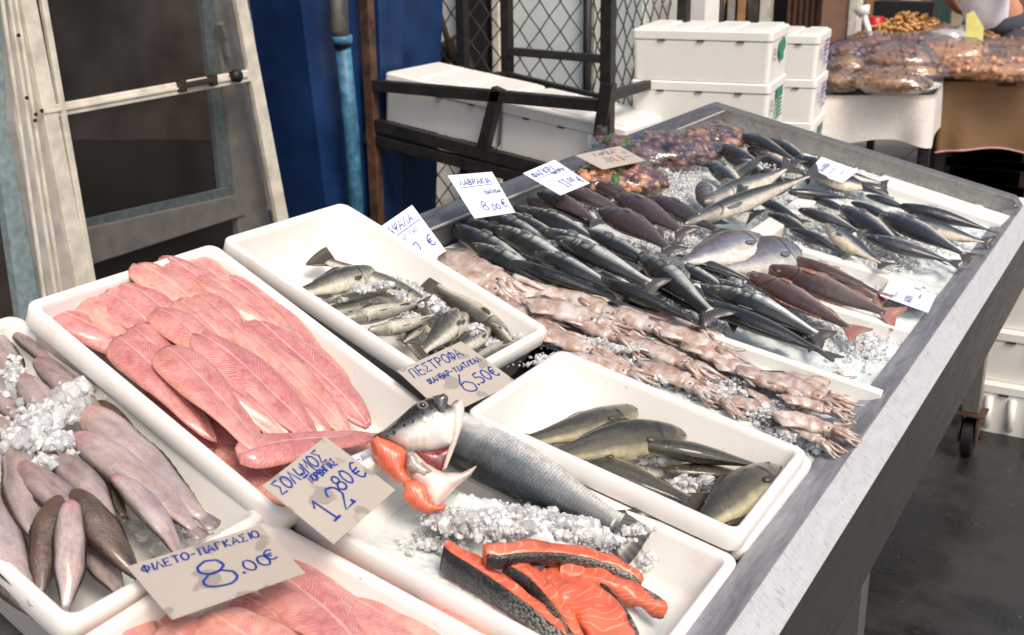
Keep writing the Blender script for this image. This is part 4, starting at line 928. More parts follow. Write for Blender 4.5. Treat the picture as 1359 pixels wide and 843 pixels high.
fishes('gilt', 'grey_bream', 'fish', 'grey breams and silver fish by the ice heap', [
 (1022, 322, 888, 352, 'large blue grey bream facing right with ice on its cheek', {'h': .045, 'd': 1, 'roll': 22, 'v': 0}),
 (1066, 334, 930, 362, 'second blue grey bream facing right behind a chip of ice', {'h': .03, 'd': 1, 'roll': 20, 'v': 1}),
 (934, 240, 954, 300, 'grey bream whose dark head points up out of the ice heap', {'h': .012, 'd': 1, 'roll': -10, 'v': 0, 'dh': .05}),
])
fishes('silver', 'silver_fish', 'fish', 'grey breams and silver fish by the ice heap', [
 (908, 298, 1094, 226, 'long silver fish with white belly, its tail pointing to the far card', {'h': .145, 'dh': -.105, 'd': -1, 'roll': -16, 'sy': .5, 'v': 0}),
 (935, 272, 1056, 220, 'silver fish lying parallel behind the longest one', {'h': .075, 'dh': -.04, 'd': -1, 'roll': -22, 'sy': .7, 'v': 1}),
 (960, 240, 1006, 290, 'pale bellied silver fish head up beside the grey bream head', {'h': .045, 'd': -1, 'roll': -40, 'v': 0}),
 (968, 242, 1016, 204, 'dark fish with its notched tail raised above the ice', {'h': .065, 'd': 1, 'roll': 20, 'v': 0, 'dh': -.045}),
])
fishes('bonito', 'blue_backed_fish', 'fish', 'blue backed fish on the ice', [
 (978, 176, 1064, 216, 'bulky blue backed fish curved along the far end panel', {'h': .05, 'roll': 0, 'v': 2}),
 (944, 190, 1030, 232, 'dark blue fish below the bags of reddish seafood', {'h': .04, 'roll': -10}),
 (990, 196, 1080, 236, 'pale flanked blue fish between two dark ones at the far end', {'h': .025, 'roll': -45}),
 (940, 214, 1000, 262, 'black headed silver fish beside the pile of clear ice', {'h': .04, 'roll': -30}),
 (912, 212, 958, 226, 'small blue fish across the ice under the seafood bags', {'h': .03, 'roll': -10}),
 (1000, 222, 1060, 256, 'dark blue fish under the raised notched tail', {'h': .03, 'roll': 0}),
 (1056, 208, 1162, 250, 'fish under the far white card, only head and tail showing', {'h': .03, 'roll': -20}),
 (1080, 236, 1180, 252, 'cream bellied fish lying just below the far white card', {'h': .035, 'd': -1, 'roll': -30}),
 (1090, 224, 1180, 246, 'thin fish with pale belly against the end panel', {'h': .02, 'd': -1, 'roll': -30}),
 (1046, 254, 1136, 264, 'small dark backed fish with a dark forked tail', {'h': .035, 'roll': 10}),
 (1060, 276, 1150, 310, 'black headed fish with ice on its flank, left of its neighbours', {'h': .045, 'roll': -18}),
 (1048, 302, 1130, 342, 'dark curved fish above the porgy divider', {'h': .028, 'roll': 10, 'v': 2}),
 (1114, 274, 1208, 330, 'blue backed fish with raised head in the middle of its row', {'h': .05, 'roll': -20}),
 (1094, 300, 1180, 358, 'fish turned over with a broad cream belly', {'h': .042, 'd': -1, 'roll': -25}),
 (1166, 282, 1296, 345, 'largest blue backed fish, tail towards the steel rim', {'h': .048, 'roll': -20}),
 (1150, 314, 1278, 352, 'dark blue fish in front of the largest one, nearest the rim', {'h': .045, 'roll': -5}),
 (1150, 258, 1215, 282, 'dark fish head half buried in ice', {'h': .024, 'roll': -20}),
 (1092, 284, 1165, 312, 'small silver sided fish between two black heads', {'h': .03, 'roll': -15}),
 (1130, 268, 1205, 300, 'short blue fish behind the one with the raised head', {'h': .03, 'roll': 0}),
 (1010, 182, 1085, 220, 'slender blue fish beside the bulky curved one', {'h': .03, 'roll': -20}),
 (960, 204, 1040, 244, 'silver sided fish under the seafood bags, second from the panel', {'h': .03, 'roll': -25}),
 (1002, 262, 1072, 296, 'small silver fish in the ice left of the row of blue backs', {'h': .03, 'roll': -12}),
 (1020, 282, 1090, 318, 'small silver fish beside the dark curved one', {'h': .026, 'roll': -20}),
 (1078, 262, 1140, 288, 'small fish tucked above the black headed one', {'h': .026, 'roll': 10}),
 (1136, 288, 1215, 326, 'slim fish under the blue one with the raised head', {'h': .03, 'roll': -5}),
 (1176, 316, 1262, 352, 'slim fish nearly covered by the two largest blue ones', {'h': .026, 'roll': 20}),
 (1116, 240, 1190, 264, 'small dark fish below the cream bellied one near the far card', {'h': .028, 'roll': 20}),
 (1194, 272, 1330, 310, 'slim dark blue fish farthest right on the ice', {'h': .03, 'roll': 10}),
 (1205, 292, 1320, 326, 'cream bellied fish beside the slim dark one', {'h': .025, 'd': -1, 'roll': -30}),
])
fB = plane(tB.P(0, 0, -.082+.024), tB.n)
fishes('trout', 'trout', 'fish', 'trout in the tilted tray', [
 (580, 415, 416, 337, 'brownish trout along the far wall of the tray with its tail spread', {'h': .02, 'roll': 20, 'v': 0}),
 (498, 358, 384, 394, 'grey trout at the top left with its head to the right', {'h': .035, 'd': 1, 'roll': 25, 'v': 1}),
 (490, 396, 402, 420, 'dull olive trout partly hidden beneath the ice', {'h': .015, 'd': 1, 'roll': 25, 'v': 0}),
 (454, 426, 566, 402, 'cream bellied trout upper one of the pair on its back', {'h': .04, 'd': -1, 'roll': 55, 'v': 0}),
 (490, 443, 588, 416, 'cream bellied trout lower one of the pair on its back', {'h': .05, 'd': -1, 'roll': 55, 'v': 2}),
 (562, 432, 532, 456, 'short looking trout with silvery head behind the big one', {'h': .035, 'd': 1, 'roll': 25, 'v': 0}),
 (612, 412, 556, 472, 'greenish silver trout largest in the middle of the tray', {'h': .05, 'd': 1, 'roll': 25, 'v': 3}),
 (652, 436, 590, 474, 'trout mostly covered by the grey trout price card', {'h': .03, 'd': 1, 'roll': 25, 'v': 1}),
 (676, 446, 566, 372, 'dark trout head down along the far wall, black fins up', {'h': .022, 'd': -1, 'roll': 20, 'v': 0}),
 (698, 456, 610, 486, 'blue grey and orange trout in the lower right corner of the tray', {'h': .035, 'd': -1, 'roll': 10, 'v': 1}),
 (432, 404, 520, 386, 'trout squeezed below the grey top left one', {'h': .03, 'd': 1, 'roll': 25, 'v': 1}),
 (560, 424, 600, 470, 'trout lying deep between the big one and its silvery neighbour', {'h': .025, 'd': -1, 'roll': 0, 'v': 2}),
 (622, 416, 560, 470, 'trout right of the big one, half in ice', {'h': .03, 'd': 1, 'roll': 15, 'v': 1}),
 (650, 428, 690, 468, 'trout with reddish open gills at the lower right of the tray', {'h': .03, 'd': 1, 'roll': -40, 'v': 0}),
], fn=fB)
ice_heap(fB, [(480, 385, 26, 12, 280, .05), (510, 378, 24, 10, 200, .05), (530, 388, 30, 10, 200, .05), (455, 398, 20, 8, 120, .045), (560, 402, 24, 10, 180, .05), (580, 410, 16, 12, 140, .05), (548, 425, 18, 10, 150, .05), (630, 440, 20, 12, 240, .05), (600, 445, 24, 10, 120, .03), (650, 455, 20, 10, 100, .03)], 'crushed ice between the trout in the tilted tray', (.003, .008))
f2 = t2.floor
fishes('olive', 'olive_trout', 'fish', 'olive trout by the steel rim', [
 (852, 546, 680, 592, 'olive trout with pale belly, leftmost, head to the right', {'h': .036, 'd': 1, 'roll': 22, 'v': 3}),
 (912, 572, 712, 610, 'olive trout with yellow jaw lying across the leftmost one', {'h': .05, 'd': 1, 'roll': 30, 'v': 2}),
 (836, 586, 1030, 622, 'darkest trout along the far wall, head to the left', {'h': .05, 'd': 1, 'roll': 25, 'v': 0}),
 (740, 600, 940, 672, 'dull trout along the near wall, half below the rim', {'h': .03, 'd': 1, 'roll': -15, 'v': 0}),
 (880, 622, 1030, 640, 'trout nearly buried under ice chips in the tray middle', {'h': .025, 'd': 1, 'roll': 10, 'v': 1}),
 (1034, 622, 915, 708, 'fat speckled trout with an orange cheek in the near corner', {'h': .05, 'd': 1, 'roll': 15, 'v': 0, 'sy': 1.3}),
], fn=f2)
ice_heap(f2, [(915, 640, 24, 10, 70, .05), (935, 636, 18, 10, 50, .05), (880, 610, 30, 8, 50, .03), (910, 655, 26, 10, 60, .03)], 'few ice chips among the olive trout', (.005, .012))
fS = plane(tS.P(0, 0, -.082+.022), tS.n)
fishes('sole', 'pale_sole', 'fish', 'pale soles in the left tray', [
 (-20, 430, 30, 520, 'pale sole cut by the left picture edge at the top', {'h': .03}),
 (20, 430, 110, 520, 'pale sole topmost in the corner of the tray', {'h': .04}),
 (44, 478, 150, 560, 'pale sole with pink snout beneath the ice, near the tray corner', {'h': .05}),
 (-14, 520, 70, 590, 'pale sole at left edge half under ice', {'h': .045}),
 (34, 496, 80, 600, 'pale sole with a dark brown fringe below the ice', {'h': .06}),
 (104, 546, 285, 698, 'longest pale sole along the right wall of the tray', {'h': .06}),
 (104, 574, 268, 712, 'narrow pale sole beside the longest one', {'h': .065}),
 (-8, 552, 70, 640, 'pale sole with red marked head at the left edge under the ice', {'h': .055}),
 (16, 584, 55, 730, 'slim curved pale sole left of the fat one', {'h': .06}),
 (26, 612, 150, 730, 'fat short pale sole with yellowish cheek', {'h': .07}),
 (70, 598, 160, 700, 'pale sole with bright pink snout, centre of the heap', {'h': .065}),
 (-40, 640, 50, 800, 'bluish pale sole cut by the left picture edge', {'h': .05}),
 (100, 700, 165, 800, 'small pale sole low beneath the brown one', {'h': .03}),
 (156, 628, 250, 748, 'pale sole with pointed head beside the grey card', {'h': .055, 'dh': .03}),
 (98, 664, 84, 818, 'large pale sole lying foremost over the others', {'h': .045, 'dh': .05, 'v': 0}),
], fn=fS)
fishes('brown', 'brown_sole', 'fish', 'brown soles in the left tray', [
 (134, 526, 190, 600, 'dark brown sole showing behind the longest pale one', {'h': .04}),
 (82, 654, 46, 796, 'rusty brown sole left of the foremost pale one', {'h': .045, 'dh': .035}),
 (96, 650, 192, 776, 'dark brown mottled sole in the middle beside the foremost pale one', {'h': .055, 'dh': .03}),
 (132, 612, 165, 690, 'brown sole tail wedged between two pale ones', {'h': .055}),
 (-20, 740, 50, 822, 'blackish sole at the lower left corner of the tray', {'h': .03}),
], fn=fS)
ice_heap(fS, [(75, 540, 34, 18, 300, .022, .060), (50, 562, 28, 14, 220, .022, .064), (100, 520, 18, 12, 140, .02, .052), (30, 585, 26, 12, 150, .02, .068), (20, 500, 12, 20, 90, .02, .046), (75, 588, 18, 10, 120, .02, .072), (110, 515, 12, 8, 60, .02, .048), (60, 612, 12, 8, 50, .02, .072), (150, 600, 40, 30, 120, .01, .03), (230, 700, 50, 30, 70, .006, .006)], 'ice heaped over the soles in the left tray', (.003, .010), dens=1.5, rs=.62)

# ------------------------------------------------------------------ pink fillets
def fillet_mesh(seed, curl):
    r = random.Random(seed); S = np.linspace(0, 1, 30); hw = np.interp(S, [0, .03, .1, .25, .45, .65, .85, .96, 1], [.05, .11, .150, .176, .168, .138, .098, .055, .015]); hw = smooth_arr(hw, 1)
    th = np.interp(S, [0, .05, .2, .5, .8, 1], [.015, .036, .046, .042, .028, .008]); n = 14; vs = []; at = []
    ph = r.uniform(0, 6)
    for s, w_, h in zip(S, hw, th):
        cen = .03*math.sin(3.2*s+ph)
        for k in range(n+1):
            t = -1+2*k/n; e = 1+.02*math.sin(17*s+ph*3+4*t)+.035*fbm((s*9, t*1.5, seed*3.3)); y = cen+w_*t*e
            z = h*(max(0, 1-abs(t)**2.4))**.7*(1-.20*math.exp(-(t/.10)**2))+.006*math.sin(9*s+5*t+ph)+curl*((s-.5)**2*4-.4)+.02*t*math.sin(4*s+ph)
            vs.append((.5-s, y, z)); at.append((s, t, 1))
    N = n+1; q = len(vs)
    for i in range(q):
        x, y, z = vs[i]; s, t, _ = at[i]; b = curl*((s-.5)**2*4-.4)-.008+.02*t*math.sin(4*s+ph)+.006*math.sin(9*s+5*t+ph); vs.append((x, y*.985, min(b, z-.004))); at.append((s, t, -1))
    fs = [(j*N+i, (j+1)*N+i, (j+1)*N+i+1, j*N+i+1) for j in range(len(S)-1) for i in range(n)]; fs += [tuple(v+q for v in f[::-1]) for f in fs]
    for j in range(len(S)-1): fs += [(j*N, q+j*N, q+(j+1)*N, (j+1)*N), (j*N+n, (j+1)*N+n, q+(j+1)*N+n, q+j*N+n)]
    e0 = (len(S)-1)*N
    for i in range(n): fs += [(i, i+1, q+i+1, q+i), (e0+i, q+e0+i, q+e0+i+1, e0+i+1)]
    m_ = MB(); m_.add(vs, [f for f in fs], 0, at); return m_.mesh('fillet', FILLET, True)
FM = [fillet_mesh(i, cu) for i, cu in enumerate((-.02, -.035, -.01, -.045, -.025))]
def fillets(fn, lst, group):
    rw = (1., 1.12, .92, 1.05, .88, 1.15, .97)
    for i, (hx, hy, tx, ty, h, wsc, lb) in enumerate(lst):
        A, B = fn(hx, hy, h+.010), fn(tx, ty, h); L = np.linalg.norm(A-B); x = (A-B)/L; z = unit(fn.n-(fn.n @ x)*x); y = np.cross(z, x)
        rl = math.radians(((i*53) % 17-8)*.9); y, z = y*math.cos(rl)+z*math.sin(rl), z*math.cos(rl)-y*math.sin(rl)
        o = bpy.data.objects.new('fish_fillet', FM[i % 5]); COL.objects.link(o); M4 = Matrix.Identity(4); wm = .195*wsc*rw[i % 7]; c_ = (A+B)/2
        for k in range(3): M4[k][0] = x[k]*L; M4[k][1] = y[k]*wm*(1 if i % 2 else -1); M4[k][2] = z[k]*.25; M4[k][3] = c_[k]
        o.matrix_world = M4; tag(o, lb, 'fish fillet', group)
fA = tA.floor
fA = plane(tA.P(0, 0, -.082+.036), tA.n)
fillets(fA, [
 (196, 520, 340, 640, -.010, 1.1, 'fillet deepest along the left wall, mostly covered'),
 (290, 590, 404, 668, -.008, 1.1, 'fillet below the crosswise one in the near corner'),
 (400, 620, 500, 590, -.004, 1., 'fillet end peeping out right of the salmon card'),
 (78, 410, 200, 486, .006, 1., 'pink fillet in the upper left corner against the tray wall'),
 (104, 400, 226, 482, .016, 1., 'pink fillet overlapping the one in the upper left corner'),
 (134, 390, 250, 470, .022, 1., 'third fillet from the upper left corner, thin tailed'),
 (158, 378, 276, 464, .030, 1., 'pale pink fillet second row from the top, left side'),
 (262, 342, 362, 424, .016, 1., 'pink fillet topmost at the right of the tray top edge'),
 (240, 340, 340, 418, .022, 1., 'pink fillet next to the topmost right one'),
 (220, 338, 322, 420, .030, 1., 'pink fillet with rounded end touching the top wall'),
 (186, 348, 296, 442, .038, 1.1, 'long pink fillet with a bold white seam near the top'),
 (330, 372, 462, 512, .010, 1.1, 'longest fillet along the right wall, its tip on bare white floor'),
 (304, 366, 436, 496, .022, 1., 'fillet second from the right wall'),
 (270, 362, 400, 470, .036, 1.1, 'pink fillet with orange tinted rounded end near the right wall'),
 (252, 392, 366, 482, .040, 1., 'short fillet with a curved white seam in the tray middle'),
 (230, 400, 340, 492, .040, 1., 'narrow fillet left of the short curved one'),
 (204, 410, 318, 508, .046, 1.05, 'fillet with pale rounded end in the exact middle of the tray'),
 (172, 436, 296, 544, .032, 1., 'fillet under the pale rounded one towards the left wall'),
 (148, 448, 292, 580, .030, 1.15, 'deep pink fillet along the left wall below the corner ones'),
 (340, 420, 486, 566, .034, 1.1, 'broad fillet with a straight white seam down the right side'),
 (316, 432, 462, 578, .040, 1., 'fillet second from the right in the lower half'),
 (292, 446, 440, 586, .038, 1., 'fillet between the two broadest ones in the lower half'),
 (264, 442, 420, 588, .050, 1.1, 'fillet with folded orange end in the lower middle'),
 (240, 466, 398, 598, .040, 1., 'fillet half hidden left of the folded one'),
 (212, 462, 366, 608, .052, 1.15, 'foremost long fillet in the lower left, seam curving'),
 (318, 606, 500, 572, .044, 1.1, 'fillet lying crosswise at the lower end of the tray'),
], 'pink fillets in the tilted tray')
fP = plane(tP.P(0, 0, -.05), tP.n)
fillets(fP, [
 (420, 748, 590, 880, .0, 1.1, 'pink fillet squeezed against the far wall of the front tray'),
 (180, 800, 300, 900, .002, 1.1, 'pink fillet under the middle of the grey fillet card'),
 (320, 790, 450, 900, .008, 1.1, 'pink fillet just right of the grey card corner'),
 (470, 790, 610, 900, .010, 1.1, 'narrow pink fillet second from the salmon tray'),
 (240, 770, 160, 850, .0, 1., 'pink fillet under the left end of the grey fillet card'),
 (125, 830, 235, 915, .016, 1.35, 'pink fillet at the corner of the front tray, rounded end left'),
 (205, 836, 330, 930, .028, 1.35, 'pink fillet at the very bottom left of centre'),
 (390, 736, 560, 850, .006, 1.45, 'pink fillet along the far wall of the front tray'),
 (355, 766, 520, 890, .018, 1.45, 'broad fillet with a forked white seam right of the card'),
 (282, 808, 430, 930, .034, 1.45, 'foremost fillet with a thick rolled end'),
 (525, 802, 660, 900, .014, 1.35, 'pink fillet at the bottom near the salmon steaks'),
 (345, 800, 480, 920, .014, 1., 'pink fillet between the rolled one and the broad one'),
], 'pink fillets in the front tray')

# ------------------------------------------------------------------ squid
def squid_parts(seed):
    r = random.Random(seed); out = []
    m_ = MB(); pts = []; rad = []
    for i in range(13):
        f = i/12; pts.append((.5-.52*f, .012*math.sin(3*f+seed), .0)); rad.append(.008+.072*math.sin(min(1, f*1.5)*math.pi/2)*(1-.12*f)*(1 if f < .96 else .85))
    m_.tube(pts, [q*(1+.10*math.sin(i*1.7+seed)) for i, q in enumerate(rad)], 14, flat=.55); out.append(('mantle', m_.mesh('mantle', SQUID, True), -1))
    m_ = MB()
    for sg in (1, -1):
        a = np.array([(.47, 0, .012), (.36, sg*.115, .004), (.20, sg*.075, .008), (.18, sg*.03, .02)]); lo = a-np.array([0, 0, .012]); m_.add(np.vstack([a, lo]), [(0, 1, 2, 3)[::sg], (7, 6, 5, 4)[::sg], (0, 4, 5, 1)[::sg], (1, 5, 6, 2)[::sg], (2, 6, 7, 3)[::sg]])
    out.append(('fins', m_.mesh('fins', SQUID, True), -1))
    m_ = MB(); m_.tube([(-.0, 0, .0), (-.03, 0, 0), (-.07, 0, .0), (-.11, 0, .0), (-.13, 0, 0)], [.045, .05, .05, .045, .032], 12, flat=.7); out.append(('head', m_.mesh('head', SQUID, True), -1))
    v, f = disc((-.07, .034, .024), .010, .009, .006); m_ = MB(); m_.add(v, f); out.append(('eye', m_.mesh('eye', PUPIL, True), -1))
    m_ = MB()
    for k in range(9):
        a0 = -1+2*k/8; L = r.uniform(.16, .30); pts = []; rad = []; ph = r.uniform(0, 6); cu = r.uniform(-.5, .5)
        for i in range(9):
            f = i/8; pts.append((-.11-L*f, a0*.035+a0*.06*f+.02*math.sin(5*f+ph)+cu*.08*f*f, .02*math.cos(k*2.4)+.012*math.sin(6*f+ph)-.02*f)); rad.append(.021*(1-f*.6))
        m_.tube(pts, rad, 6)
    out.append(('tentacles', m_.mesh('tentacles', SQUID, True), -1)); return out
SQ = [squid_parts(i) for i in range(5)]
SQL = [
 (580, 340, 735, 398, .030, 'squid nearest the shop side, long orange mantle on top'), (586, 352, 722, 412, .022, 'squid below the topmost long orange one'), (604, 366, 742, 430, .012, 'whitish squid along the trout tray near its top'),
 (632, 372, 790, 420, .02, 'squid with tentacles reaching the black sea bass'), (640, 392, 770, 448, .015, 'pale squid with loose tentacles beside the trout tray'), (676, 378, 834, 416, .026, 'orange pink squid against the left black sea bass'),
 (690, 396, 862, 446, .038, 'squid with bright orange mantle in the middle of the heap'), (672, 412, 800, 470, .018, 'greyish squid with curled arms by the trout tray'), (720, 386, 880, 440, .03, 'squid with its head fold right behind the orange one'),
 (700, 430, 846, 492, .02, 'pink grey squid above the corner of the olive trout tray'), (742, 420, 880, 470, .028, 'squid half under the larger patch of ice'), (780, 402, 930, 458, .03, 'long squid lying against the right black sea bass'),
 (748, 458, 890, 520, .018, 'squid along the olive trout tray, upper end'), (850, 410, 985, 462, .03, 'squid with red brown mantle near the white divider'), (868, 424, 1010, 490, .036, 'squid with fanned arms next to the white divider'),
 (830, 452, 970, 508, .03, 'rosy squid right of the larger patch of ice'), (846, 476, 975, 536, .028, 'big pale squid with rusty mantle by the olive trout tray'), (900, 456, 1040, 512, .03, 'squid with yellowish eye fold, centre right of the heap'),
 (884, 498, 1010, 556, .015, 'whitish squid low by the tray, right of the rusty one'), (940, 470, 1062, 520, .034, 'brown pink squid with a bent arm in the right part'), (972, 488, 1098, 540, .038, 'squid with a smooth reddish mantle towards the rim'),
 (960, 520, 1070, 570, .02, 'translucent grey squid in the ice towards the rim'), (1010, 500, 1150, 548, .045, 'squid stretching its arms to the steel rim, uppermost'), (1030, 524, 1152, 560, .05, 'squid with white eye fold reaching over the rim edge'),
 (1020, 540, 1158, 588, .045, 'squid whose arms lie across the steel rim, foremost'), (1042, 560, 1128, 606, .03, 'squid in the near corner beside the olive trout tray'), (1060, 505, 1140, 500, .02, 'dark armed squid curled by the end of the white divider'),
]
for i, (a, b, d_, e, h, lb) in enumerate(SQL): place(SQ[i % 5], T, (a, b+((i*7) % 17-8)*1.2), (d_, e-((i*7) % 17-8)*.9), h-.010, h-.010, 'squid', lb, 'squid', 'squid on the ice', 1, ((i*29) % 21)-10, 1.35)
_order = sorted(range(len(SQL)), key=lambda k: SQL[k][0])
for i, k in enumerate(_order):       # a second, lower layer: each lies beneath one of the uppermost squid
    a, b, d_, e, h, lb = SQL[k]; ox, oy = rng.uniform(14, 34), rng.uniform(-12, 14)
    place(SQ[(i+2) % 5], T, (a+ox, b+oy), (d_-abs(ox)*.4, e+oy*.6), .003, .003, 'squid', 'buried squid beneath the '+' '.join(lb.split()[:13]), 'squid', 'squid buried in the ice', 1, rng.uniform(-20, 20), 1.25)

# ------------------------------------------------------------------ salmon
place(PROTO['salmon'][0], T, (572, 566), (858, 716), -.004, -.010, 'headless_salmon', 'headless dark scaled salmon lying along the tray wall in ice', 'fish', None, 1, -36)
def grid_pillow(outline, thick, n=26, edge=.30):
    """outline: 2D polygon; returns verts (x, y, z) front/back sheets puffed by distance to the edge"""
    P = np.array(outline, float); bb0, bb1 = P.min(0), P.max(0); step = max(bb1-bb0)/n
    def inside(p):
        c_ = False; j = len(P)-1
        for i in range(len(P)):
            if ((P[i][1] > p[1]) != (P[j][1] > p[1])) and p[0] < (P[j][0]-P[i][0])*(p[1]-P[i][1])/(P[j][1]-P[i][1]+1e-12)+P[i][0]: c_ = not c_
            j = i
        return c_
    def dist(p):
        best = 9.
        for i in range(len(P)):
            a, b = P[i], P[(i+1) % len(P)]; t = np.clip((p-a) @ (b-a)/((b-a) @ (b-a)+1e-12), 0, 1); best = min(best, np.linalg.norm(p-a-t*(b-a)))
        return best
    bm = bmesh.new(); bv = []
    per = []
    for i in range(len(P)):
        a, b = P[i], P[(i+1) % len(P)]; m_ = max(1, int(np.linalg.norm(b-a)/step))
        for k in range(m_): per.append(a+(b-a)*k/m_)
    ring = [bm.verts.new((p[0], p[1], 0)) for p in per]
    edges = [bm.edges.new((ring[i], ring[(i+1) % len(ring)])) for i in range(len(ring))]
    bmesh.ops.triangle_fill(bm, edges=edges, use_beauty=True)
    for _ in range(2):
        bmesh.ops.subdivide_edges(bm, edges=[e for e in bm.edges if not e.is_boundary and e.calc_length() > step*1.2], cuts=1)
        bmesh.ops.triangulate(bm, faces=bm.faces[:]); bmesh.ops.beautify_fill(bm, faces=bm.faces[:], edges=[e for e in bm.edges if not e.is_boundary])
    for _ in range(3): bmesh.ops.smooth_vert(bm, verts=[v for v in bm.verts if not v.is_boundary], factor=.5, use_axis_x=True, use_axis_y=True, use_axis_z=True)
    bm.verts.ensure_lookup_table(); bm.verts.index_update()
    mx = max(dist(np.array(v.co[:2])) for v in bm.verts)+1e-9
    V = []; 
    for v in bm.verts:
        d_ = min(1., dist(np.array(v.co[:2]))/(mx*(edge+.5))); V.append((v.co.x, v.co.y, thick*math.sqrt(max(0, 1-(1-d_)**2))))
    Fs = [tuple(v.index for v in f.verts) for f in bm.faces]; bnd = {v.index for v in bm.verts if v.is_boundary}; bm.free()
    return V, Fs, bnd
# head frame: a plane standing on the tray, facing the customer side; px outlines are laid on it, thickness is real
hb = T(545, 640, .0)
hn = unit(np.array([-ray(560, 600)[0], -ray(560, 600)[1], .25])); hn = unit(hn+.35*NT_)
HP = plane(hb, hn); hxx = unit(np.cross(YV*0+np.array([0, 0, 1.]), hn)); hyy = np.cross(hn, hxx)
head = empty('gaping_salmon', hb, 'gaping cut salmon head with spotted dark crown and orange flesh, propped up in the tray', 'fish head')
def to2(p): q = p-hb; return (q @ hxx, q @ hyy)
def hpart(nm, px, thick, mat, off=0., both=True, attr=True, n=26, shade=None):
    P2 = [to2(HP(x, y)) for x, y in px]; V_, F_, B_ = grid_pillow(P2, thick, n); m_ = MB()
    pa = np.array(P2); lo, hi = pa.min(0), pa.max(0); sp = hi-lo
    at = [((v[0]-lo[0])/sp[0], (v[1]-lo[1])/sp[1], 1) for v in V_]
    fr = [hb+hxx*v[0]+hyy*v[1]+hn*(off+v[2]) for v in V_]; bk = [hb+hxx*v[0]+hyy*v[1]+hn*(off-v[2]-.0006) for v in V_]
    ori = lambda f: f
    n0 = np.cross(np.array(V_[F_[0][1]])-np.array(V_[F_[0][0]]), np.array(V_[F_[0][2]])-np.array(V_[F_[0][0]]))[2]
    if n0 < 0: F_ = [f[::-1] for f in F_]
    m_.add(fr, F_, 0, at); m_.add(bk, [f[::-1] for f in F_], 0, at)
    return put(nm, m_, mat, head, smooth=True)
def mk_headskin():
    m = M('salmon_head_skin', c(60, 66, 68), .22); a = m.attr(); co = m.coord()
    n1 = m.math('SUBTRACT', m.noise(co, 26., 4.), .5)
    # dark crown above, silver cheek below: the split runs from snout (upper right) to nape (left)
    k = m.math('SUBTRACT', a[1], m.math('ADD', m.math('MULTIPLY', a[0], .62), .12))
    k = m.math('ADD', k, m.math('MULTIPLY', n1, .30))
    col = m.ramp(m.math('ADD', m.math('MULTIPLY', k, 1.), .5), [(.34, c(226, 220, 212)), (.48, c(178, 176, 170)), (.60, c(86, 92, 94)), (.74, c(40, 45, 48))])
    v = m.voro(co, 95.); sp = m.math('MULTIPLY', m.mapr(v, .30, .22), m.mapr(m.math('ADD', m.math('MULTIPLY', k, 1.), .5), .40, .55))
    col = m.mix(m.math('MULTIPLY', sp, .9), col, (.01, .01, .012, 1))
    m.set('Base Color', col); m.set('Coat Weight', .6); m.set('Coat Roughness', .08); m.bump(m.noise(co, 60., 3.), .25, .002); return m.m
HEADSKIN = mk_headskin()
PALE = simple('pale_jaw_skin', c(228, 206, 196), .3, var=.12, scale=40., bump=.2, bscale=90., Coat_Weight=.4); MOUTHIN = simple('mouth_inside', c(122, 44, 46), .3, var=.3, scale=50., Coat_Weight=.4)
hpart('cheek', [(491, 582), (511, 569), (531, 553), (549, 537), (567, 528.5), (583, 525), (593, 527), (594, 536), (597, 538), (605, 531), (613, 532), (614, 550), (607, 577), (601, 594), (567, 598), (538, 597), (515, 587), (495, 581)], .030, HEADSKIN)
hpart('upper_lip', [(573, 529), (588, 525), (594, 530), (592, 540), (587, 552), (580, 551), (574, 540)], .016, simple('dark_lip', c(84, 86, 88), .15, var=.3, scale=60., Coat_Weight=.7), off=.022)
hpart('maxilla', [(598, 540), (612, 531), (615, 545), (613, 565), (604, 592), (592, 622), (586, 626), (592, 604), (600, 580)], .010, PALE, off=.016)
hpart('mouth_inside', [(549, 599), (575, 598), (604, 592), (590, 624), (580, 626), (566, 618)], .008, MOUTHIN, off=.006)
hpart('lower_jaw', [(542, 600), (552, 602), (566, 616), (588, 628), (612, 628), (632, 619), (624, 632), (604, 648), (590, 664), (578, 676), (568, 668), (560, 650), (546, 636), (540, 620)], .020, PALE, off=.008)
hpart('cut_flesh', [(491, 586), (500, 580), (516, 586), (532, 594), (541, 602), (538, 622), (546, 640), (536, 646), (524, 640), (508, 626), (496, 608)], .018, SALMON, off=.012)
hpart('cut_flesh', [(536, 640), (550, 638), (566, 644), (572, 664), (582, 672), (594, 668), (588, 678), (568, 683), (548, 676), (534, 662)], .014, SALMON, off=.012)
hpart('gill_fold', [(538, 602), (548, 603), (562, 618), (574, 628), (562, 636), (546, 630), (538, 622)], .012, simple('gill_membrane', c(168, 158, 152), .25, var=.35, scale=70., bump=.4, bscale=90., Coat_Weight=.5), off=.020)
e0 = HP(560, 541); m_ = MB()
def hd(ctr, r, bul, off): 
    v, f = disc((0, 0, 0), r, r*.8, bul); return [ctr+hxx*(a*.92+b*.38)+hyy*(b*.92-a*.38)*.9+hn*(z+off) for a, b, z in v], f
v, f = hd(e0, .0085, .003, .0245); m_.add(v, f); eo = put('eye', m_, EYE_M, head, smooth=True)
m_ = MB(); v, f = hd(e0, .0048, .002, .0272); m_.add(v, f); pu = put('pupil', m_, PUPIL, head, smooth=True)
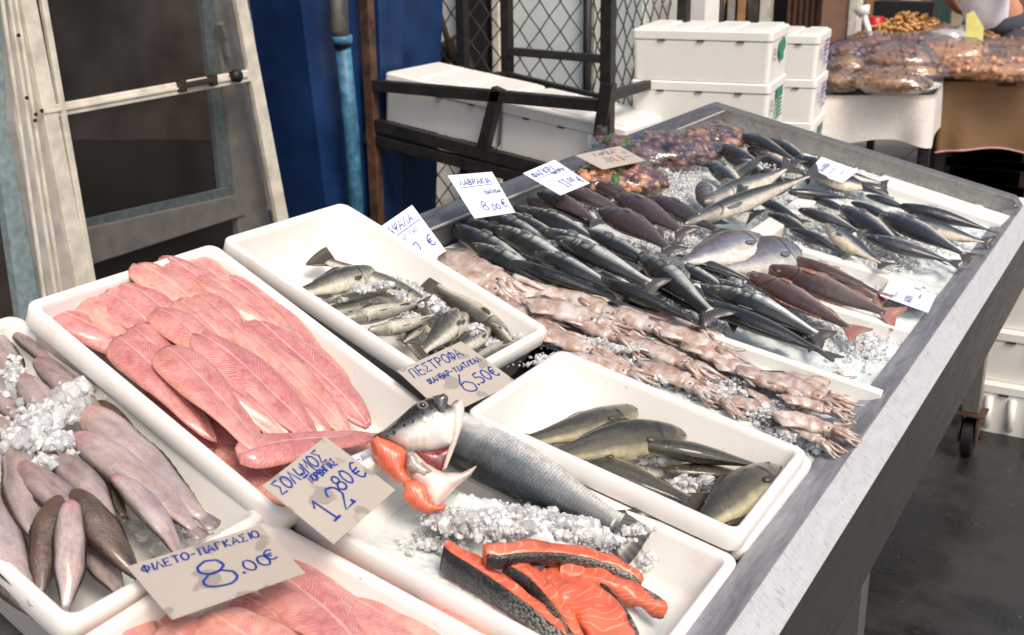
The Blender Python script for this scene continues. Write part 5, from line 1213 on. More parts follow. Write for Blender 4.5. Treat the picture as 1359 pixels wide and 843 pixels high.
# steaks: curved slabs, flesh on top, skin on the side that faces out
SKG = 'salmon steaks on the ice'
fM = plane(tM.P(0, 0, -.082), tM.n)
def steak(px, h0, width, height, label, tail=.55, skin_side=1):
    """px centre line; slab of given width (across) and height"""
    ctrl = [fM(x, y, h0+dh) for x, y, dh in px]; N = 22; pts = []
    tt = np.linspace(0, len(ctrl)-1, N)
    for t in tt:
        i = int(min(t, len(ctrl)-2)); f = t-i; p0_ = ctrl[max(i-1, 0)]; p1 = ctrl[i]; p2 = ctrl[i+1]; p3 = ctrl[min(i+2, len(ctrl)-1)]
        pts.append(.5*((2*p1)+(-p0_+p2)*f+(2*p0_-5*p1+4*p2-p3)*f*f+(-p0_+3*p1-3*p2+p3)*f**3))
    m1, m2 = MB(), MB(); prof1, prof2 = [], []; a1, a2 = [], []
    for i, p in enumerate(pts):
        f = i/(N-1); d = unit(pts[min(i+1, N-1)]-pts[max(i-1, 0)]); s = unit(np.cross(tM.n, d))*skin_side; up = np.cross(d, s); up = up if up @ tM.n > 0 else -up
        k = (1-(1-tail)*f)*min(1., .55+5*f)*min(1., .35+4*(1-f)); W_ = width*k; Hh = height*(1-.35*f)*min(1, .6+4*(1-f))
        q = []
        for (x, z) in ((-.5, 0.), (-.52, .5), (-.46, .93), (-.25, 1.03), (.0, 1.05), (.25, 1.02), (.44, .97), (.46, .5), (.44, .02)):
            wob = .0025*math.sin(17*f+9*x)+.006*fbm((p[0]*40, p[1]*40+x*2, z*2+h0*50)); q.append(p+s*x*W_+up*(z*Hh+wob))
        prof1.append(q); a1 += [(f, x, 1) for x in (-1, -.9, -.6, -.3, 0, .3, .6, .9, 1)]
        z2 = []
        for (x, z) in ((.445, -.02), (.50, .03), (.545, .5), (.50, .99), (.435, 1.0)): z2.append(p+s*x*W_+s*.0015+up*z*Hh)
        prof2.append(z2); a2 += [(f, z, 1) for z in (0, .1, .5, .9, 1.)]
    def sheet(mb, pr, at):
        n = len(pr[0]); vs = [v for q in pr for v in q]; mb.add(vs, [(i*n+k, i*n+k+1, (i+1)*n+k+1, (i+1)*n+k) for i in range(len(pr)-1) for k in range(n-1)]+[tuple(range(n)), tuple((len(pr)-1)*n+k for k in range(n))]+[(i*n, (i+1)*n, (i+1)*n+n-1, i*n+n-1) for i in range(len(pr)-1)], 0, at)
    sheet(m1, prof1, a1); sheet(m2, prof2, a2)
    r_ = empty('salmon_steak', pts[N//2], label, 'fish steak', SKG); put('flesh', m1, SALMON, r_, smooth=True); put('skin', m2, SSKIN, r_, smooth=True)
    for o_ in r_.children: 
        for p_ in o_.data.polygons:
            if len(p_.vertices) > 4: p_.use_smooth = False
steak.__defaults__ = (.55, -1)
steak([(588, 752, 0), (640, 782, .0), (700, 822, 0), (760, 870, 0)], .014, .026, .040, 'salmon steak with black skin towards the near tray wall, leftmost')
steak([(668, 770, .006), (705, 790, .006), (742, 830, .004), (775, 880, 0)], .020, .028, .038, 'salmon steak in the middle with rounded black skin end')
steak([(715, 778, .0), (765, 795, .004), (800, 830, 0.004), (825, 880, 0)], .032, .075, .022, 'orange salmon steak with wide white fat lines, lowest in the picture', skin_side=1, tail=.8)
steak([(742, 768, .0), (800, 780, .004), (845, 800, 0.002), (882, 818, 0)], .034, .034, .024, 'orange salmon flap at the right of the pile', skin_side=1)
steak([(642, 748, .02), (690, 742, .024), (750, 743, .022), (810, 757, .016), (850, 778, .008)], .034, .034, .024, 'salmon steak lying on top of the others, dark skin facing front')
m_ = MB(); fi = lambda x, y, h: fM(x, y, h)
ice_heap(fM, [(650, 690, 50, 16, 420, .03, .045), (700, 702, 60, 14, 420, .03, .045), (760, 708, 60, 14, 400, .03, .045), (620, 690, 40, 16, 260, .03, .04), (820, 716, 50, 14, 320, .03, .035), (870, 736, 40, 14, 160, .02, .02), (690, 684, 40, 8, 220, .02, .06), (760, 694, 40, 8, 240, .02, .06), (850, 704, 40, 10, 300, .03, .045), (868, 700, 26, 8, 200, .03, .05), (600, 720, 60, 14, 120, .01, .012), (790, 738, 70, 8, 160, .02, .015), (585, 690, 20, 10, 60, .02, .03)], 'ice heaped along the headless salmon', (.003, .009))
mi_ = MB(); NG = 90; vs = []
for j in range(NG+1):
    for i in range(NG+1):
        a, b = i/NG, j/NG; e = min(1, 6*min(a, 1-a, b, 1-b)); f_ = math.exp(-((b-.65-.06*math.sin(5*a))/.15)**2)*(.55+.45*min(1, a*3))*(1-.5*max(0, a-.7)/.3)*min(1, max(0, (b-.36-.2*min(1, max(0, (a-.35)/.2)))/.12))
        vd = noise.voronoi(Vector((a*34, b*25, 2.)))[0]
        vs.append(tM.P(.045+a*(tM.L-.09), .045+b*(tM.W-.09), -.083+e*(.004+.064*f_+.010*f_*fbm((a*9, b*7, 3.))+.013*(vd[1]-vd[0])*(.12+f_)+.003*fbm((a*70, b*50, 7.)))))
mi_.add(vs, [(j*(NG+1)+i, j*(NG+1)+i+1, (j+1)*(NG+1)+i+1, (j+1)*(NG+1)+i) for j in range(NG) for i in range(NG)])
put('ice_bed', mi_, ICEBED, smooth=True, label='packed ice covering the floor of the salmon tray', cat='ice', kind='stuff')

# ------------------------------------------------------------------ price cards
W3 = .15
price_card([(168, 752), (345, 697), (405, 760), (228, 822)], fP, .085, 1.5, 1., [('ΦΙΛΕΤΟ-ΠΑΓΚΑΣΙΟ', .06, .80, .13, .022, .15, INK, .85), ('8', .34, .22, .46, .03, .0, INK, 1.2), ('.00', .62, .30, .19, .024, 0.), ('€', .84, .36, .19, .024, 0.)], CARD_G, 'grey stained price card reading 8.00 over the front pink fillets')
price_card([(348, 645), (432, 580), (525, 650), (443, 722)], tA.floor, .14, 1.35, 1., [('ΣΟΛωΜΟΣ', .06, .78, .17, .024, .1, INK, .95), ('ΝΟΡΒΗΓΙΑΣ', .40, .66, .095, .022, .1, INK, .8), ('12', .18, .18, .34, .03, -.1, INK, 1.), ('.', .52, .22, .2, .03, 0.), ('80', .55, .38, .2, .026, .1), ('€', .82, .34, .24, .024, .1)], CARD_G, 'grey price card reading 12.80 leaning left of the salmon head')
price_card([(527, 492), (612, 453), (686, 507), (592, 552)], tB.floor, .10, 1.6, 1., [('ΠΕΣΤΡΟΦΑ', .08, .76, .17, .022, .2, INK, 1.05), ('ΙΧΑΝΘΑΡ-ΥΔΑΤ/ΚΑΛ', .16, .56, .10, .022, .2, INK, .95), ('6', .42, .16, .36, .024, 0., INK, 1.1), ('.50€', .60, .22, .2, .024, .1, INK, 1.)], CARD_G, 'grey price card reading 6.50 across the trout tray')
rule = lambda x0_, x1_, y_: ([(x0_*1.45, y_), (x1_*1.45, y_)], 0, 0, 0, .012, 0)
price_card([(489, 312), (547, 272), (592, 333), (533, 374)], T, .01, 1.25, 1., [('ΘΡΑΨΑΛΑ', .10, .76, .16, .02, .15), ([(.08, .70), (1.2, .72)], 0, 0, 0, .014, 0), ('ΕΙΣΑΓΩΓΗΣ', .30, .56, .09, .012, .1), ('9', .16, .22, .26, .022, 0), ('.00', .34, .24, .2, .022, .1), ('€', .82, .20, .22, .024, 0)], CARD_W, 'white price card behind the trout tray, its left part hidden')
price_card([(594, 233), (653, 228), (684, 282), (630, 290)], T, .09, 1.1, 1., [('ΛΑΒΡΑΚΙΑ', .14, .74, .13, .02, .1, INK, .95), ([(.1, .69), (.98, .71)], 0, 0, 0, .012, 0), ('ΥΔΑΤ/ΚΑΛ', .55, .50, .08, .02, .1, INK, .8), ('~~', .15, .40, .1, .012, 0, INK), ('8', .32, .14, .2, .02, 0), (',00', .50, .12, .13, .02, 0), ('€', .80, .16, .18, .022, 0)], CARD_W, 'tallest white price card reading 8,00 over the sea bass')
price_card([(694, 230), (736, 212), (783, 243), (744, 259)], T, .09, 1.35, 1., [('ΦΑΓΚΡΙ', .08, .72, .18, .026, .1, INK), ('ΜΑΥΡΑ', .52, .60, .12, .024, .1), ([(.06, .66), (1.3, .68)], 0, 0, 0, .012, 0), ('~~~', .15, .42, .12, .014, 0), ('11', .38, .14, .28, .03, 0, INK, .6), ('.00', .58, .22, .14, .02, .1), ('€', .84, .10, .2, .026, 0)], CARD_W, 'white price card reading 11.00 lying over the brown breams')
price_card([(763, 206), (822, 194), (857, 213), (800, 225)], T, .085, 1.6, 1., [('ΓΑΡΙΔΑ', .28, .70, .16, .02, .2, INK), ('11', .45, .26, .30, .026, .1, INK_R, .9), ('~~~~', .62, .30, .16, .02, .1, INK)], CARD_G, 'grey price card with red figures on the bagged seafood')
price_card([(1073, 227), (1090, 208), (1140, 226), (1118, 243)], T, .06, 1.5, 1., [('ΠΑΛΑΜΙΔΑ', .18, .66, .15, .02, .1, INK, .9), ('~~~~~', .2, .42, .16, .018, .1), ('~~~', .4, .18, .16, .018, 0)], CARD_W, 'white price card lying on the blue backed fish at the far end')
price_card([(1168, 392), (1180, 374), (1243, 392), (1232, 415)], T, .012, 1.9, 1., [('~~~~', .2, .66, .16, .016, .1), ('ΦΑΓΚΡΙΑ', .15, .40, .14, .018, .1, INK, .9), ('~~~', .55, .2, .18, .022, 0)], CARD_W, 'white price card lying wet on bare ice by the red porgies')
price_card([(464, 606), (490, 595), (500, 610), (474, 622)], tA.floor, .06, 1.8, 1., [('~ΙΛ', .2, .35, .4, .05, .1)], CARD_W, 'small torn white scrap between the salmon card and the head')

# ------------------------------------------------------------------ bags of seafood on the stall
def blob(ctr, ax, ay, az, seed, amp=.2, nu=22, nv=14, fr=2.5):
    vs = []; o = np.array([seed*3.1, seed*1.7, seed*.9])
    for j in range(nv+1):
        th = math.pi*j/nv
        for i in range(nu):
            ph = 2*math.pi*i/nu; d = np.array([math.sin(th)*math.cos(ph), math.sin(th)*math.sin(ph), math.cos(th)]); r = 1+amp*fbm(d*fr+o)+amp*.35*fbm(d*fr*3.3+o)
            vs.append(np.asarray(ctr)+(np.asarray(ax)*d[0]+np.asarray(ay)*d[1]+np.asarray(az)*d[2])*r)
    fs = [(j*nu+i, (j+1)*nu+i, (j+1)*nu+(i+1) % nu, j*nu+(i+1) % nu) for j in range(nv) for i in range(nu)]
    return vs, fs
def seafood_bag(px, rx, ry, rz, label, seed, mats, neck=None, h=.03):
    ctr = T(*px, h); r_ = empty('seafood_bag', T(*px, 0.), label, 'bag', 'clear bags of seafood'); m_ = MB(); ax, ay, az = YV*rx, UT*ry, NT_*rz
    v, f = blob(ctr, ax, ay, az, seed, .22); m_.add(v, f)
    if neck is not None:
        nk = T(*neck, h+.05); base = ctr+(nk-ctr)*.45; m_.tube([base, ctr+(nk-ctr)*.75, nk], [.03, .012, .04], 10, cap=False)
    put('film', m_, FILM, r_, smooth=True)
    for q, mt in enumerate(mats):
        m_ = MB()
        for _ in range(46):
            d = rng.normal(0, 1, 3); d = d/np.linalg.norm(d)*rng.uniform(.3, .84); p = ctr+ax*d[0]+ay*d[1]+az*d[2]*.9
            a = rng.uniform(0, 6.28); L = rng.uniform(.014, .03); e = ax/np.linalg.norm(ax)*math.cos(a)+ay/np.linalg.norm(ay)*math.sin(a); e2 = np.cross(NT_, e)
            m_.tube([p-e*L, p-e*L*.3+NT_*.003+e2*.003, p+e*L*.5+NT_*.002+e2*.002, p+e*L-e2*.003], [.006, .013, .012, .005], 7)
        o_ = put('seafood', m_, mt, r_, smooth=True); o_['kind'] = 'stuff'
seafood_bag((800, 238), .10, .07, .036, 'clear bag of shrimps and herbs right under the grey red figured card', 1, [SHRIMP, MEAT, LEAFG], None, .035)
seafood_bag((842, 238), .10, .085, .042, 'clear bag of brown shrimps beside the brown breams', 2, [SHRIMP, MEAT, MEAT], None, .035)
seafood_bag((815, 198), .07, .05, .035, 'twisted clear bag top with herbs behind the grey card', 3, [LEAFG, MEAT], (798, 184), .03)
seafood_bag((884, 200), .15, .10, .048, 'clear bag of dark red seafood with a red spot', 4, [MEAT, MEAT], None, .04)
seafood_bag((848, 208), .11, .08, .042, 'clear bag of mauve seafood left of the dark red one', 5, [MEAT], None, .03)
seafood_bag((918, 196), .15, .09, .044, 'clear bag of reddish seafood with glossy folds', 6, [MEAT, SHRIMP], None, .035)
seafood_bag((952, 184), .13, .085, .040, 'clear bag of reddish seafood in the far corner of the stall', 7, [MEAT, SHRIMP], None, .035)

# ------------------------------------------------------------------ rack with boxes
RY = 3.95
rk = empty('steel_rack', (-2.4, RY+.2, 0), 'black welded steel rack with sloping shelf and rusty left post', 'rack')
def rb(nm, a, b, w=.04, mat=BLACKM, Ya=RY, Yb=None, h=None):
    m_ = MB(); m_.bar(ony(*a, Ya), ony(*b, Yb or Ya), w, h or w, (0, 1, 0)); put(nm, m_, mat, rk, bevel=.003)
def rpost(x, z0, z1, Y, mat=BLACKM, w=.045): m_ = MB(); m_.cube(x-w/2, x+w/2, Y-w/2, Y+w/2, z0, z1); put('post', m_, mat, rk, bevel=.003)
rpost(-2.985, 0, 1.7, RY, RUST); rpost(-1.895, 0, 1.7, RY); rpost(-2.985, 0, 1.7, RY+.72); rpost(-1.895, 0, 1.7, RY+.72)
xb = ony(676, 50, RY+.72)[0]; rpost(xb, 0, 1.7, RY+.70)
rb('rail', (497, 113), (800, 140), .045); rb('brace', (662, 117), (642, 196), .045)
rb('shelf_beam', (490, 163), (735, 228), .05, h=.04); rb('shelf_beam', (486, 182), (735, 246), .045, h=.04)
rb('rail', (676, 68), (808, 79), .035, Ya=RY+.68); rb('rail', (672, 100), (810, 134), .035, Ya=RY+.68)
m_ = MB(); m_.bar(ony(672, 100, RY+.68), ony(497, 113, RY), .035, .035); put('rail', m_, BLACKM, rk, bevel=.003)
m_ = MB(); m_.bar((-1.895, RY, .96), (-1.895, RY+.7, .96), .035, .035); put('rail', m_, BLACKM, rk, bevel=.003)
rb('brace', (808, 110), (798, 182), .05, Ya=RY-.01)
# long white boxes lying on the sloping shelf
def eps_box(o, u, v, w_, L, W, H, label, lid=.05, ribs=4, decals=None, group='closed white polystyrene boxes', parts=True):
    """closed box: o = lower corner, u,v,w_ unit axes"""
    o, u, v, w_ = map(lambda q: np.asarray(q, float), (o, u, v, w_))
    r_ = empty('polystyrene_box', o+u*L/2+v*W/2, label, 'box', group)
    m_ = MB(); lp = lambda ins, z: [o+u*(ins+x)+v*(ins+y)+w_*z for x, y in rr(L-2*ins, W-2*ins, .018, 3)]
    m_.loft([lp(.010, 0), lp(.004, H-lid-.006), lp(.004, H-lid)], close_first=True, close_last=True); put('base', m_, EPS, r_, smooth=False)
    m_ = MB(); m_.loft([lp(.002, H-lid+.0015), lp(.0, H-lid+.006), lp(.0, H-.006), lp(.006, H)], close_first=True, close_last=True); lo = put('lid', m_, EPS, r_)
    for i in range(ribs):
        f = (i+.5)/ribs; m_ = MB(); m_.box(o+u*(L*f)+v*W/2+w_*(H+.0035), u*L*.36/ribs, v*(W*.42), w_*.004)
        q = put('lid_rib', m_, EPS, None, bevel=.002); q.location = Vector(q.location)-r_.location; q.parent = r_
    for i in range(3):
        f = .22+.28*i; m_ = MB(); m_.box(o+u*(L*f)-v*.0+w_*(H-lid+.001), u*.014, v*.0035, w_*.0025); put('vent_notch', m_, INTER2, r_)
    if decals: decals(r_, o, u, v, w_, L, W, H)
    return r_
pa = ony(512, 150, RY+.06); pb = ony(790, 220, RY+.06); ub = unit(pb-pa); wb = unit(np.cross(ub, -YV)); 
if wb[2] < 0: wb = -wb
vb = YV
pa = ony(505, 158, RY+.05)
eps_box(pa+ub*.005, ub, vb, wb, .56, .40, .20, 'white polystyrene box on the upper end of the sloping rack shelf', ribs=3)
eps_box(pa+ub*.572-wb*.004, ub, vb, wb, .56, .40, .20, 'white polystyrene box on the lower end of the sloping rack shelf', ribs=3)
# stacks
def greenlogo(kind):
    def f(r_, o, u, v, w_, L, W, H):
        def Pq(a, b): return o+u*(L+.0015)+v*(W*a)+w_*(H*b)      # on the side that faces the customer lane
        m_ = MB()
        if kind == 'leaf':
            for (a, b, ra, rb_) in ((.48, .60, .12, .17), (.62, .66, .12, .15), (.55, .46, .10, .12)):
                pts = [Pq(a+ra*math.cos(t)*(1-.3*math.sin(t)), b+rb_*math.sin(t)) for t in np.linspace(0, 2*math.pi, 12, endpoint=False)]; m_.prism(pts, u*(.0008+.0002*a))
            put('logo', m_, INK_T, r_)
        elif kind == 'green':
            m_.prism([Pq(.36, .62), Pq(.72, .62), Pq(.72, .82), Pq(.36, .82)], u*.001); put('label', m_, INK_T, r_)
            m_ = MB()
            for b in (.54, .46, .38, .30, .22):
                for a in (.36, .5, .6): m_.prism([Pq(a, b), Pq(a+.1, b), Pq(a+.1, b+.05), Pq(a, b+.05)], u*.001)
            put('print', m_, INK_T, r_)
        elif kind == 'violet':
            for row in range(6):
                for k in range(3):
                    if (row*7+k*3) % 5 == 0: continue
                    a = .42+.12*k; b = .24+.1*row; m_.prism([Pq(a, b), Pq(a+.09, b), Pq(a+.09, b+.06), Pq(a, b+.06)], u*.001)
            put('print', m_, INK_P, r_)
        m_ = MB()
        for b in (.42, .52, .6): m_.prism([Pq(.12, b), Pq(.17, b), Pq(.17, b+.06), Pq(.12, b+.06)], u*.001)
        put('print', m_, INK_K, r_)
    return f
def stack(px_tl, px_tr, Y, yaw, n, kinds, names, Wd=.38, H=.19):
    a = ony(*px_tl, Y); b = ony(*px_tr, Y); u = np.array([math.cos(yaw), math.sin(yaw), 0]); v = np.array([-math.sin(yaw), math.cos(yaw), 0]); L = np.linalg.norm((b-a)[:2])*1.0; top = a[2]
    H = top/n
    for i in range(n): eps_box(np.array([a[0], a[1], top-(i+1)*H+.001]), u, v, np.array([0, 0, 1.]), L, Wd, H-.002, names[i], lid=.04, ribs=4, decals=greenlogo(kinds[i]) if kinds[i] else None, group='stacked white polystyrene boxes')
stack((838, 38), (1020, 38), 4.3, math.radians(8), 6, ['leaf', 'green', 'violet', 'green', 'green', 'green'], ['topmost box with a green leaf mark in the nearer white stack', 'second box from the top of the nearer white stack, green label', 'third box from the top of the nearer white stack, just above the stall rim', 'fourth box down in the nearer white stack, behind the stall', 'fifth box down in the nearer white stack, behind the stall', 'bottom box of the nearer white stack, on the ground'])
stack((962, 44), (1085, 48), 4.95, math.radians(8), 6, ['violet', 'violet', 'green', 'green', 'green', 'green'], ['topmost box with violet print in the farther white stack', 'second box from the top of the farther white stack, violet print', 'third box from the top of the farther white stack, green label', 'fourth box down in the farther white stack, behind the stall', 'fifth box down in the farther white stack, behind the stall', 'bottom box of the farther white stack, on the ground'], Wd=.36)
eps_box(np.array([-2.12, 4.78, .62]), (1, 0, 0), (0, 1, 0), (0, 0, 1), .3, .3, .17, 'white box partly hidden between the rack post and the nearer stack', ribs=2)
m_ = MB(); m_.cube(-2.2, -1.7, 4.72, 5.14, .0, .615); put('crate_table', m_, INTER2, None, label='dark low table under the half hidden white box behind the rack', cat='table')
# boxes on the ground at the right
for i, (z0, H, nm) in enumerate(((.0, .17, 'ribbed lower white box on the wet ground past the castor leg'), (.172, .17, 'second white box up on the ground stack past the castor leg'), (.344, .19, 'third white box up, with a reddish smear, past the castor leg'), (.536, .15, 'topmost white box of the ground stack past the castor leg'))):
    b_ = eps_box(np.array([-.52, 3.74+.02*i, z0+.001]), (1, 0, 0), (0, 1, 0), (0, 0, 1), .60, .36, H, nm, lid=.035, ribs=0)
    if i == 0:
        for k in range(9):
            m_ = MB(); xx = -.50+.07*k; m_.tube([(xx, 3.742, .02), (xx, 3.742, .125)], .012, 8); put('rib', m_, EPS, b_, smooth=True)
    if i == 1:
        m_ = MB(); m_.cube(-.30, -.27, 3.735, 3.77, .30, .335); put('tab', m_, EPS, b_, bevel=.003)
    if i == 3:
        m_ = MB(); q = onx(1352, 437, 0) if False else np.array([-.26, 3.795, .545]); m_.tube([q, q+np.array([.05, -.005, .006]), q+np.array([.1, 0, .0])], [.006, .016, .006], 8); put('fish_scrap', m_, MEAT, b_, smooth=True)

# ------------------------------------------------------------------ nut stall in the background
def cloth(root, nm, top, drop, mat, seed=0, hem=None):
    """top: list of 4 corners (front-left, front-right, back-right, back-left), drop: hanging depth"""
    m_ = MB(); P = [np.asarray(p, float) for p in top]; per = []
    for i in range(4):
        a, b = P[i], P[(i+1) % 4]; n = 26
        for k in range(n): per.append((a+(b-a)*k/n, i, k/n))
    ctr = sum(P)/4; N = len(per); rows = [[p for p, _, _ in per]]
    for r in range(1, 9):
        f = r/8; row = []
        for j, (p, i, t) in enumerate(per):
            o_ = unit(np.array([(p-ctr)[0], (p-ctr)[1], 0])); e = .5+.5*math.cos(2*math.pi*t); fold = (.035*e+.012)*math.sin(j*.55+seed)*f+.05*e*f**.5
            hang = drop*(1+.10*e+.05*math.sin(j*.21+seed)); row.append(p+o_*fold+np.array([0, 0, -hang*f]))
        rows.append(row)
    vs = [v for r in rows for v in r]; fs = [(r*N+j, (r+1)*N+j, (r+1)*N+(j+1) % N, r*N+(j+1) % N) for r in range(8) for j in range(N)]+[tuple(range(N))[::-1]]
    m_.add(vs, fs); o = put(nm, m_, mat, root, smooth=True)
    if hem is not None:
        m_ = MB(); row = rows[-1]+[rows[-1][0]]; m_.tube(row, .005, 6); put('hem', m_, hem, root, smooth=True)
def mtable(name, corners, drop, mat, label, seed, hem=None, zt=.8):
    ctr = sum(np.asarray(q) for q in corners)/4; r_ = empty(name, (ctr[0], ctr[1], 0), label, 'table')
    c_ = [np.array([q[0], q[1], zt]) for q in corners]
    cloth(r_, 'tablecloth', c_, drop, mat, seed, hem)
    m_ = MB(); m_.prism([q-np.array([0, 0, .006]) for q in c_], (0, 0, -.02)); put('tabletop', m_, INTER2, r_)
    for q in c_:
        d = (ctr-q); d[2] = 0; d = unit(d); p = q+d*.08; m_ = MB(); m_.cube(p[0]-.02, p[0]+.02, p[1]-.02, p[1]+.02, 0, zt-.03); put('leg', m_, BLACKM, r_)
    return r_
a = onz(1085, 127, .8); b = onz(1240, 126, .8); dv = unit(np.array([-(b-a)[1], (b-a)[0], 0]))
dv = unit(np.array([-.12, 1., 0]))
mtable('cloth_table', [a, b, b+dv*2.2, a+dv*2.2], .21, CLOTHW, 'table with a white linen cloth hanging down, behind the white box stacks', 1)
a2 = onz(1252, 109, .79); b2 = onz(1430, 107, .79)
mtable('burlap_table', [a2, b2, b2+dv*2.4, a2+dv*2.4], .33, BURLAP, 'table covered in brown burlap with a pinkish hem at the right edge', 4, PINKHEM, zt=.79)
def zt(x, y, z=.8): return onz(x, y, z)
BAGG = 'bags of nuts and dried fruit'
def nut_bag(px, rx, ry, rz, mat, label, seed, z=.81, n=120, size=.012, film=True):
    ctr = zt(*px, z+rz*.8); r_ = empty('nut_bag', (ctr[0], ctr[1], z), label, 'bag', BAGG); ax, ay, az = np.array([rx, 0, 0]), np.array([0, ry, 0]), np.array([0, 0, rz])
    m_ = MB()
    for _ in range(n):
        d = rng.normal(0, 1, 3); d = d/np.linalg.norm(d)*rng.uniform(.55, .9); chunk(m_, ctr+ax*d[0]+ay*d[1]+az*d[2], size*rng.uniform(.8, 1.25))
    v, f = blob(ctr, ax*.80, ay*.80, az*.80, seed, .1); m_.add(v, f)
    o_ = put('nuts', m_, mat, r_, smooth=True); o_['kind'] = 'stuff'
    if film:
        m_ = MB(); v, f = blob(ctr, ax, ay, az*1.1, seed, .16); m_.add(v, f); put('film', m_, FILM, r_, smooth=True)
def platter(px, rx, ry, z, label):
    ctr = zt(*px, z); r_ = MB(); lp = lambda k, dz: [ctr+np.array([rx*k*math.copysign(abs(math.cos(t))**.6, math.cos(t)), ry*k*math.copysign(abs(math.sin(t))**.6, math.sin(t)), dz]) for t in np.linspace(0, 2*math.pi, 28, endpoint=False)]
    r_.loft([lp(.86, 0), lp(1., .022), lp(1.02, .024), lp(.98, .021), lp(.84, .006)], close_first=True, close_last=True); put('tray', r_, TRAYW, smooth=False, label=label, cat='tray', group='white trays under the nut bags')
platter((1182, 118), .22, .16, .803, 'white tray under the nearest bag of small round nuts')
platter((1310, 99), .30, .20, .795, 'white tray under the dried apricots on the burlap table')
nut_bag((1180, 108), .20, .14, .055, NUT2, 'bag of small round nuts nearest the front of the white cloth', 1, .825, 260, .011)
nut_bag((1190, 94), .24, .14, .055, NUT, 'long bag of pale nuts behind the nearest one', 2, .81, 160)
nut_bag((1186, 82), .22, .16, .09, ALM, 'bag of reddish brown almonds in the middle of the cloth', 3, .82, 160, .016)
nut_bag((1118, 108), .10, .12, .055, NUT2, 'bag of brown seeds at the left corner of the white cloth', 4, .81, 60)
nut_bag((1128, 88), .12, .14, .07, NUT2, 'bag of brown dried fruit above the seeds at the left', 5, .81, 60)
nut_bag((1128, 74), .13, .14, .08, ALM, 'bag of brown nuts at the left behind the dark fruit', 6, .81, 80, .016)
nut_bag((1160, 64), .20, .2, .08, ALM, 'bag of pinkish nuts under the loose peanut heap', 7, .81, 90, .016)
nut_bag((1215, 64), .24, .2, .08, FIG, 'bag of red dried fruit below the peanut heap', 8, .81, 90, .016)
nut_bag((1265, 72), .22, .2, .08, COOK, 'bag of orange dried fruit in front of the yellow card', 9, .81, 90, .018)
nut_bag((1312, 92), .32, .16, .05, COOK, 'dried apricots in clear film on the burlap table', 10, .815, 200, .022)
nut_bag((1320, 78), .34, .2, .06, ALM, 'bag of brown figs behind the apricots', 11, .80, 150, .022)
nut_bag((1345, 66), .3, .25, .06, FIG, 'bag of dark red dried fruit at the right picture edge', 12, .80, 100, .022)
nut_bag((1258, 56), .18, .2, .09, CLOTHW, 'crumpled pale bag left of the seller', 13, .81, 20, .02)
def heap(px, rx, ry, h, mat, label, z, n=300, size=.018):
    ctr = zt(*px, z); m_ = MB()
    for _ in range(n):
        r = math.sqrt(rng.random()); t = rng.uniform(0, 6.28); zz = h*(1-r**1.6)*rng.uniform(.4, 1.); p = ctr+np.array([rx*r*math.cos(t), ry*r*math.sin(t), zz]); a = rng.uniform(0, 6.28, 2); d = np.array([math.cos(a[0]), math.sin(a[0]), .5*math.sin(a[1])])*size
        m_.tube([p-d, p-d*.6, p, p+d*.6, p+d], [size*.15, size*.5, size*.38, size*.5, size*.15], 6)
    put('peanut_heap', m_, mat, smooth=True, label=label, cat='peanuts', kind='stuff')
heap((1208, 50), .34, .4, .16, NUT, 'heap of loose peanuts in their shells behind the bags', .83, 420, .026)
heap((1338, 46), .22, .3, .12, NUT, 'smaller heap of loose peanuts at the right edge', .82, 220, .026)
heap((1300, 58), .16, .2, .10, NUT, 'little heap of peanuts under the seller', .82, 90, .026)
m_ = MB(); q = zt(1160, 48, .84)
m_.tube([q, q+np.array([0, 0, .01]), q+np.array([0, 0, .12]), q+np.array([0, 0, .121])], [.04, .05, .055, .05], 16); put('red_cup', m_, REDP, smooth=True, label='small red plastic cup beside the peanuts', cat='cup')
q = zt(1288, 66, .86); m_ = MB(); m_.prism([q+np.array([-.03, 0, .0]), q+np.array([.06, 0, 0]), q+np.array([.055, .01, .12]), q+np.array([-.01, .015, .21]), q+np.array([-.045, .015, .19])], (0, .004, 0)); put('yellow_card', m_, YELC, None, label='blank leaning yellow card stuck among the nut bags', cat='card')
m_ = MB(); q = zt(1160, 50, .9); m_.tube([q+np.array([0, 0, -.05]), q+np.array([-.08, .05, .12])], .018, 8); m_.tube([q+np.array([-.08, .05, .12]), q+np.array([-.1, .06, .16])], [.03, .05], 10); put('scoop', m_, TRAYW, smooth=True, label='pale scoop standing left of the loose peanuts', cat='scoop')
for k, (x, y, w_, h_, lb) in enumerate([(1290, 205, .30, .42, 'dark crate under the burlap table near the shared corner'), (1340, 205, .34, .36, 'dark crate under the burlap table at the right picture edge')]):  # dark boxes added to darken the space below the table and cover shoes
    q = ony(x, y, 7.0); m_ = MB(); m_.cube(q[0]-w_, q[0]+w_, 7.0, 7.4, .004, h_+.2)
    for z_ in (.12, .26, .40): m_.cube(q[0]-w_+.03, q[0]+w_-.03, 6.985, 6.999, z_, z_+.09)
    put('filler', m_, FILLER, bevel=.004, label=lb, cat='filler', group='dark fillers under the burlap table')
# orange sign writing on the brown pier
sg = MB(); qa = ony(918, 18, 8.58); 
for st_ in strokes('ΨΩΜΙΑΥ', 0, 0, .20, .2): 
    ribbon(sg, st_, .03, lambda a_, b_, l: np.array([qa[0]+a_*.30, 8.585-l, qa[2]+b_-.03]))
put('sign_lettering', sg, INK_O, ff)

